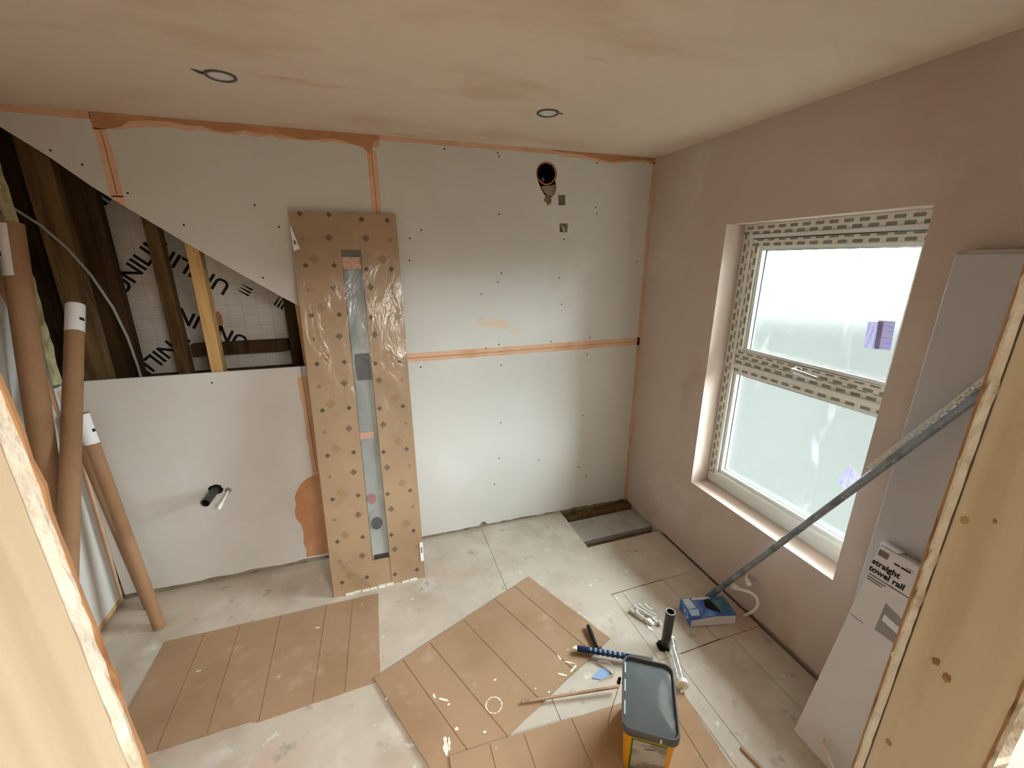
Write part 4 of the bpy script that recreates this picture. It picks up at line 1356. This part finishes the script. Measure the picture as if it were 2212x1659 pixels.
for k in range(n):
    a = 2 * math.pi * k / n
    for r1 in (.8, 1.0):
        vs.append(go - gx * .0008 + gy * (.05 + .022 * r1 * math.cos(a)) + Z * (.031 + .020 * r1 * math.sin(a)))
b.add(vs, [(2 * k, 2 * k + 1, (2 * k + 3) % (2 * n), (2 * k + 2) % (2 * n)) for k in range(n)])
b.build('ring_emblem', m_white, gb)

# grey pole and perforated bead
p0, p1 = Vector((-.128, -.985, .012)), Vector((-.100, -1.723, 1.387))
pe = p0 + (p1 - p0) * 1.47
po = thing('grey_pole', p0, 'long grey metal pole slanting across the window from the glove carton', 'pole')
MB().tube([p0, pe], .0135, 20).build('pole_shaft', m_polemat, po, smooth=True)
MB().lathe(p0, p1 - p0, [(-.006, 0), (-.006, .012), (0, .0150), (.10, .0152), (.11, .0138)], 18).build('end_sleeve', mat('slate_blue_sleeve', srgb(92, 108, 136), .5), po, smooth=True)
dn = (p1 - p0).normalized()
tocam = (camv - p1)
tocam = (tocam - dn * tocam.dot(dn)).normalized()
upv = dn.cross(tocam)
if upv.z < 0:
    upv = -upv
q0 = p0 + (p1 - p0) * .76 + upv * .0145
LB = (pe - q0).length - .02
b = MB()
wB = .013
b.obox(q0 - tocam * .0, dn * LB, upv * .003, tocam * .0008)
b.obox(q0 + upv * (wB - .003), dn * LB, upv * .003, tocam * .0008)
k = 0.0
while k < LB:
    b.obox(q0 + dn * k, dn * .010, upv * wB, tocam * .0008)
    b.obox(q0 + dn * (k + .012) + upv * (wB * .45), dn * .014, upv * .0025, tocam * .0008)
    k += .030
bd = b.build('plaster_bead', m_wpipe)
tag(bd, 'white perforated plastering bead lying along the upper side of the grey pole', 'plaster bead')

# white pipes by the window wall
w1 = thing('capped_pipe', (0, -1.09, .20), 'short capped white pipe poking from the wall behind the grey pole', 'pipe')
MB().tube([(.01, -1.075, .205), (-.025, -1.10, .212), (-.05, -1.125, .215)], .007, 12).build('pipe', m_wpipe, w1, smooth=True)
MB().lathe((-.038, -1.118, .214), (-.02, -.03, .0), [(0, .007), (.002, .012), (.010, .012), (.014, .010), (.020, .014), (.030, .013), (.034, .006), (.034, 0)], 16).build('end_cap', m_wpipe, w1, smooth=True)
w2 = thing('curved_pipe', (-.03, -1.13, 0), 'white pipe curving up from the floor and over beside the glove carton', 'pipe')
cp = [(-.035, -1.125, -.01), (-.042, -1.155, .035), (-.050, -1.190, .095), (-.056, -1.208, .150), (-.064, -1.200, .190), (-.075, -1.170, .198), (-.087, -1.138, .186), (-.098, -1.100, .175)]
def smooth_pts(P, n=5):
    P = [Vector(p) for p in P]
    out = []
    for i in range(len(P) - 1):
        a, b2, c, d = P[max(i - 1, 0)], P[i], P[i + 1], P[min(i + 2, len(P) - 1)]
        for k in range(n):
            t_ = k / n
            out.append(.5 * ((2 * b2) + (c - a) * t_ + (2 * a - 5 * b2 + 4 * c - d) * t_ ** 2 + (3 * b2 - a - 3 * c + d) * t_ ** 3))
    return out + [P[-1]]
MB().tube(smooth_pts(cp), .0075, 12).build('pipe', m_wpipe, w2, smooth=True)
MB().lathe((-.092, -1.118, .179), (-.011, .038, -.009), [(0, .008), (.002, .013), (.010, .013), (.013, .010), (.018, .0145), (.030, .014), (.034, .008), (.034, 0)], 16).build('end_cap', m_wpipe, w2, smooth=True)
w3 = thing('capped_floor_pipe', (-.33, -1.83, 0), 'thin white capped pipe in front of the towel rail carton at the bottom right', 'pipe')
MB().tube([(-.33, -1.86, -.01), (-.325, -1.80, .04), (-.312, -1.735, .09)], .0055, 10).build('pipe', m_wpipe, w3, smooth=True)
MB().lathe((-.3145, -1.748, .080), (.012, .06, .046), [(0, .006), (.002, .0095), (.030, .0095), (.036, .008), (.040, .011), (.046, .010), (.046, 0)], 14).build('end_cap', mat('pinkish_white_cap', srgb(226, 206, 188), .4), w3, smooth=True)

# ================================================================== WHITE CARTONS ON THE RIGHT
tb = thing('tall_white_carton', (-.03, -1.82, 0), 'tall plain white carton standing against the wall right of the window', 'carton')
MB().box(-.052, -.004, -2.09, -1.562, .001, 1.783).build('carton', mat('pale_grey_carton', srgb(194, 190, 190), .6), tb, .006, seg=3)
b = MB()
b.add([(-.053, -1.566, 1.777), (-.053, -2.08, 1.782), (-.018, -2.08, 1.797), (-.018, -1.58, 1.790)], [(0, 1, 2, 3)])
b.build('top_flap', m_wbox, tb)

tr_ = thing('towel_rail_carton', (-.27, -1.75, 0), 'white straight towel rail carton leaning at the bottom right', 'carton')
ro = Vector((-.296, -1.617, .001))
ru = Vector((.196, 0, .82)).normalized()
rr = Vector((0, -1, 0))
rn = rr.cross(ru)          # out of the front
if rn.x > 0:
    rn = -rn
RW, RL, RD = .30, .835, .042


def tp(u, v, d=0):
    return ro + rr * u + ru * v + rn * d


b = MB().obox(tp(0, 0, -RD), rr * RW, ru * RL, rn * RD)
b.build('carton', m_wbox, tr_, .003)
b = MB().add([tp(-.006, RL, -.004), tp(.055, RL + .006, -.002), tp(.055, RL + .010, -.03), tp(-.010, RL + .012, -.04), tp(.0, RL + .010, .006), tp(.05, RL + .004, .008)], [(0, 1, 2, 3), (4, 5, 1, 0)])
b.build('torn_flap', m_wbox, tr_)


def lines(u0, u1, v, h_, m, nm):
    MB().add([tp(u0, v, .0008), tp(u1, v, .0008), tp(u1, v + h_, .0008), tp(u0, v + h_, .0008)], [(0, 1, 2, 3)]).build(nm, m, tr_)


lettering('printed_lettering', 'straight', .0272, tp(-.001, .763), rr, ru, m_black, tr_, off=.0009)
lettering('printed_lettering', 'towel rail', .0272, tp(-.001, .736), rr, ru, m_black, tr_, off=.0009)
lines(.053, .070, .799, .0055, m_black, 'printed_line')
lines(.074, .101, .7985, .006, m_black, 'printed_line')
lines(.086, .106, .8085, .0025, m_greyprint, 'printed_line')
lines(.004, .034, .800, .022, m_greyprint, 'printed_square')
for v_, u1_ in ((.722, .125), (.712, .06), (.703, .052)):
    lines(.004, u1_, v_, .0042, m_greyprint, 'printed_line')
lines(.005, .048, .552, .003, m_greyprint, 'printed_line')
MB().add([tp(.078, .665, .0008), tp(.16, .64, .0008), tp(.17, .56, .0008), tp(.082, .560, .0008)], [(0, 1, 2, 3)]).build('printed_picture', m_midgrey, tr_)
MB().add([tp(.088, .628, .0014), tp(.15, .615, .0014), tp(.15, .592, .0014), tp(.088, .605, .0014)], [(0, 1, 2, 3)]).build('printed_rail', m_white, tr_)
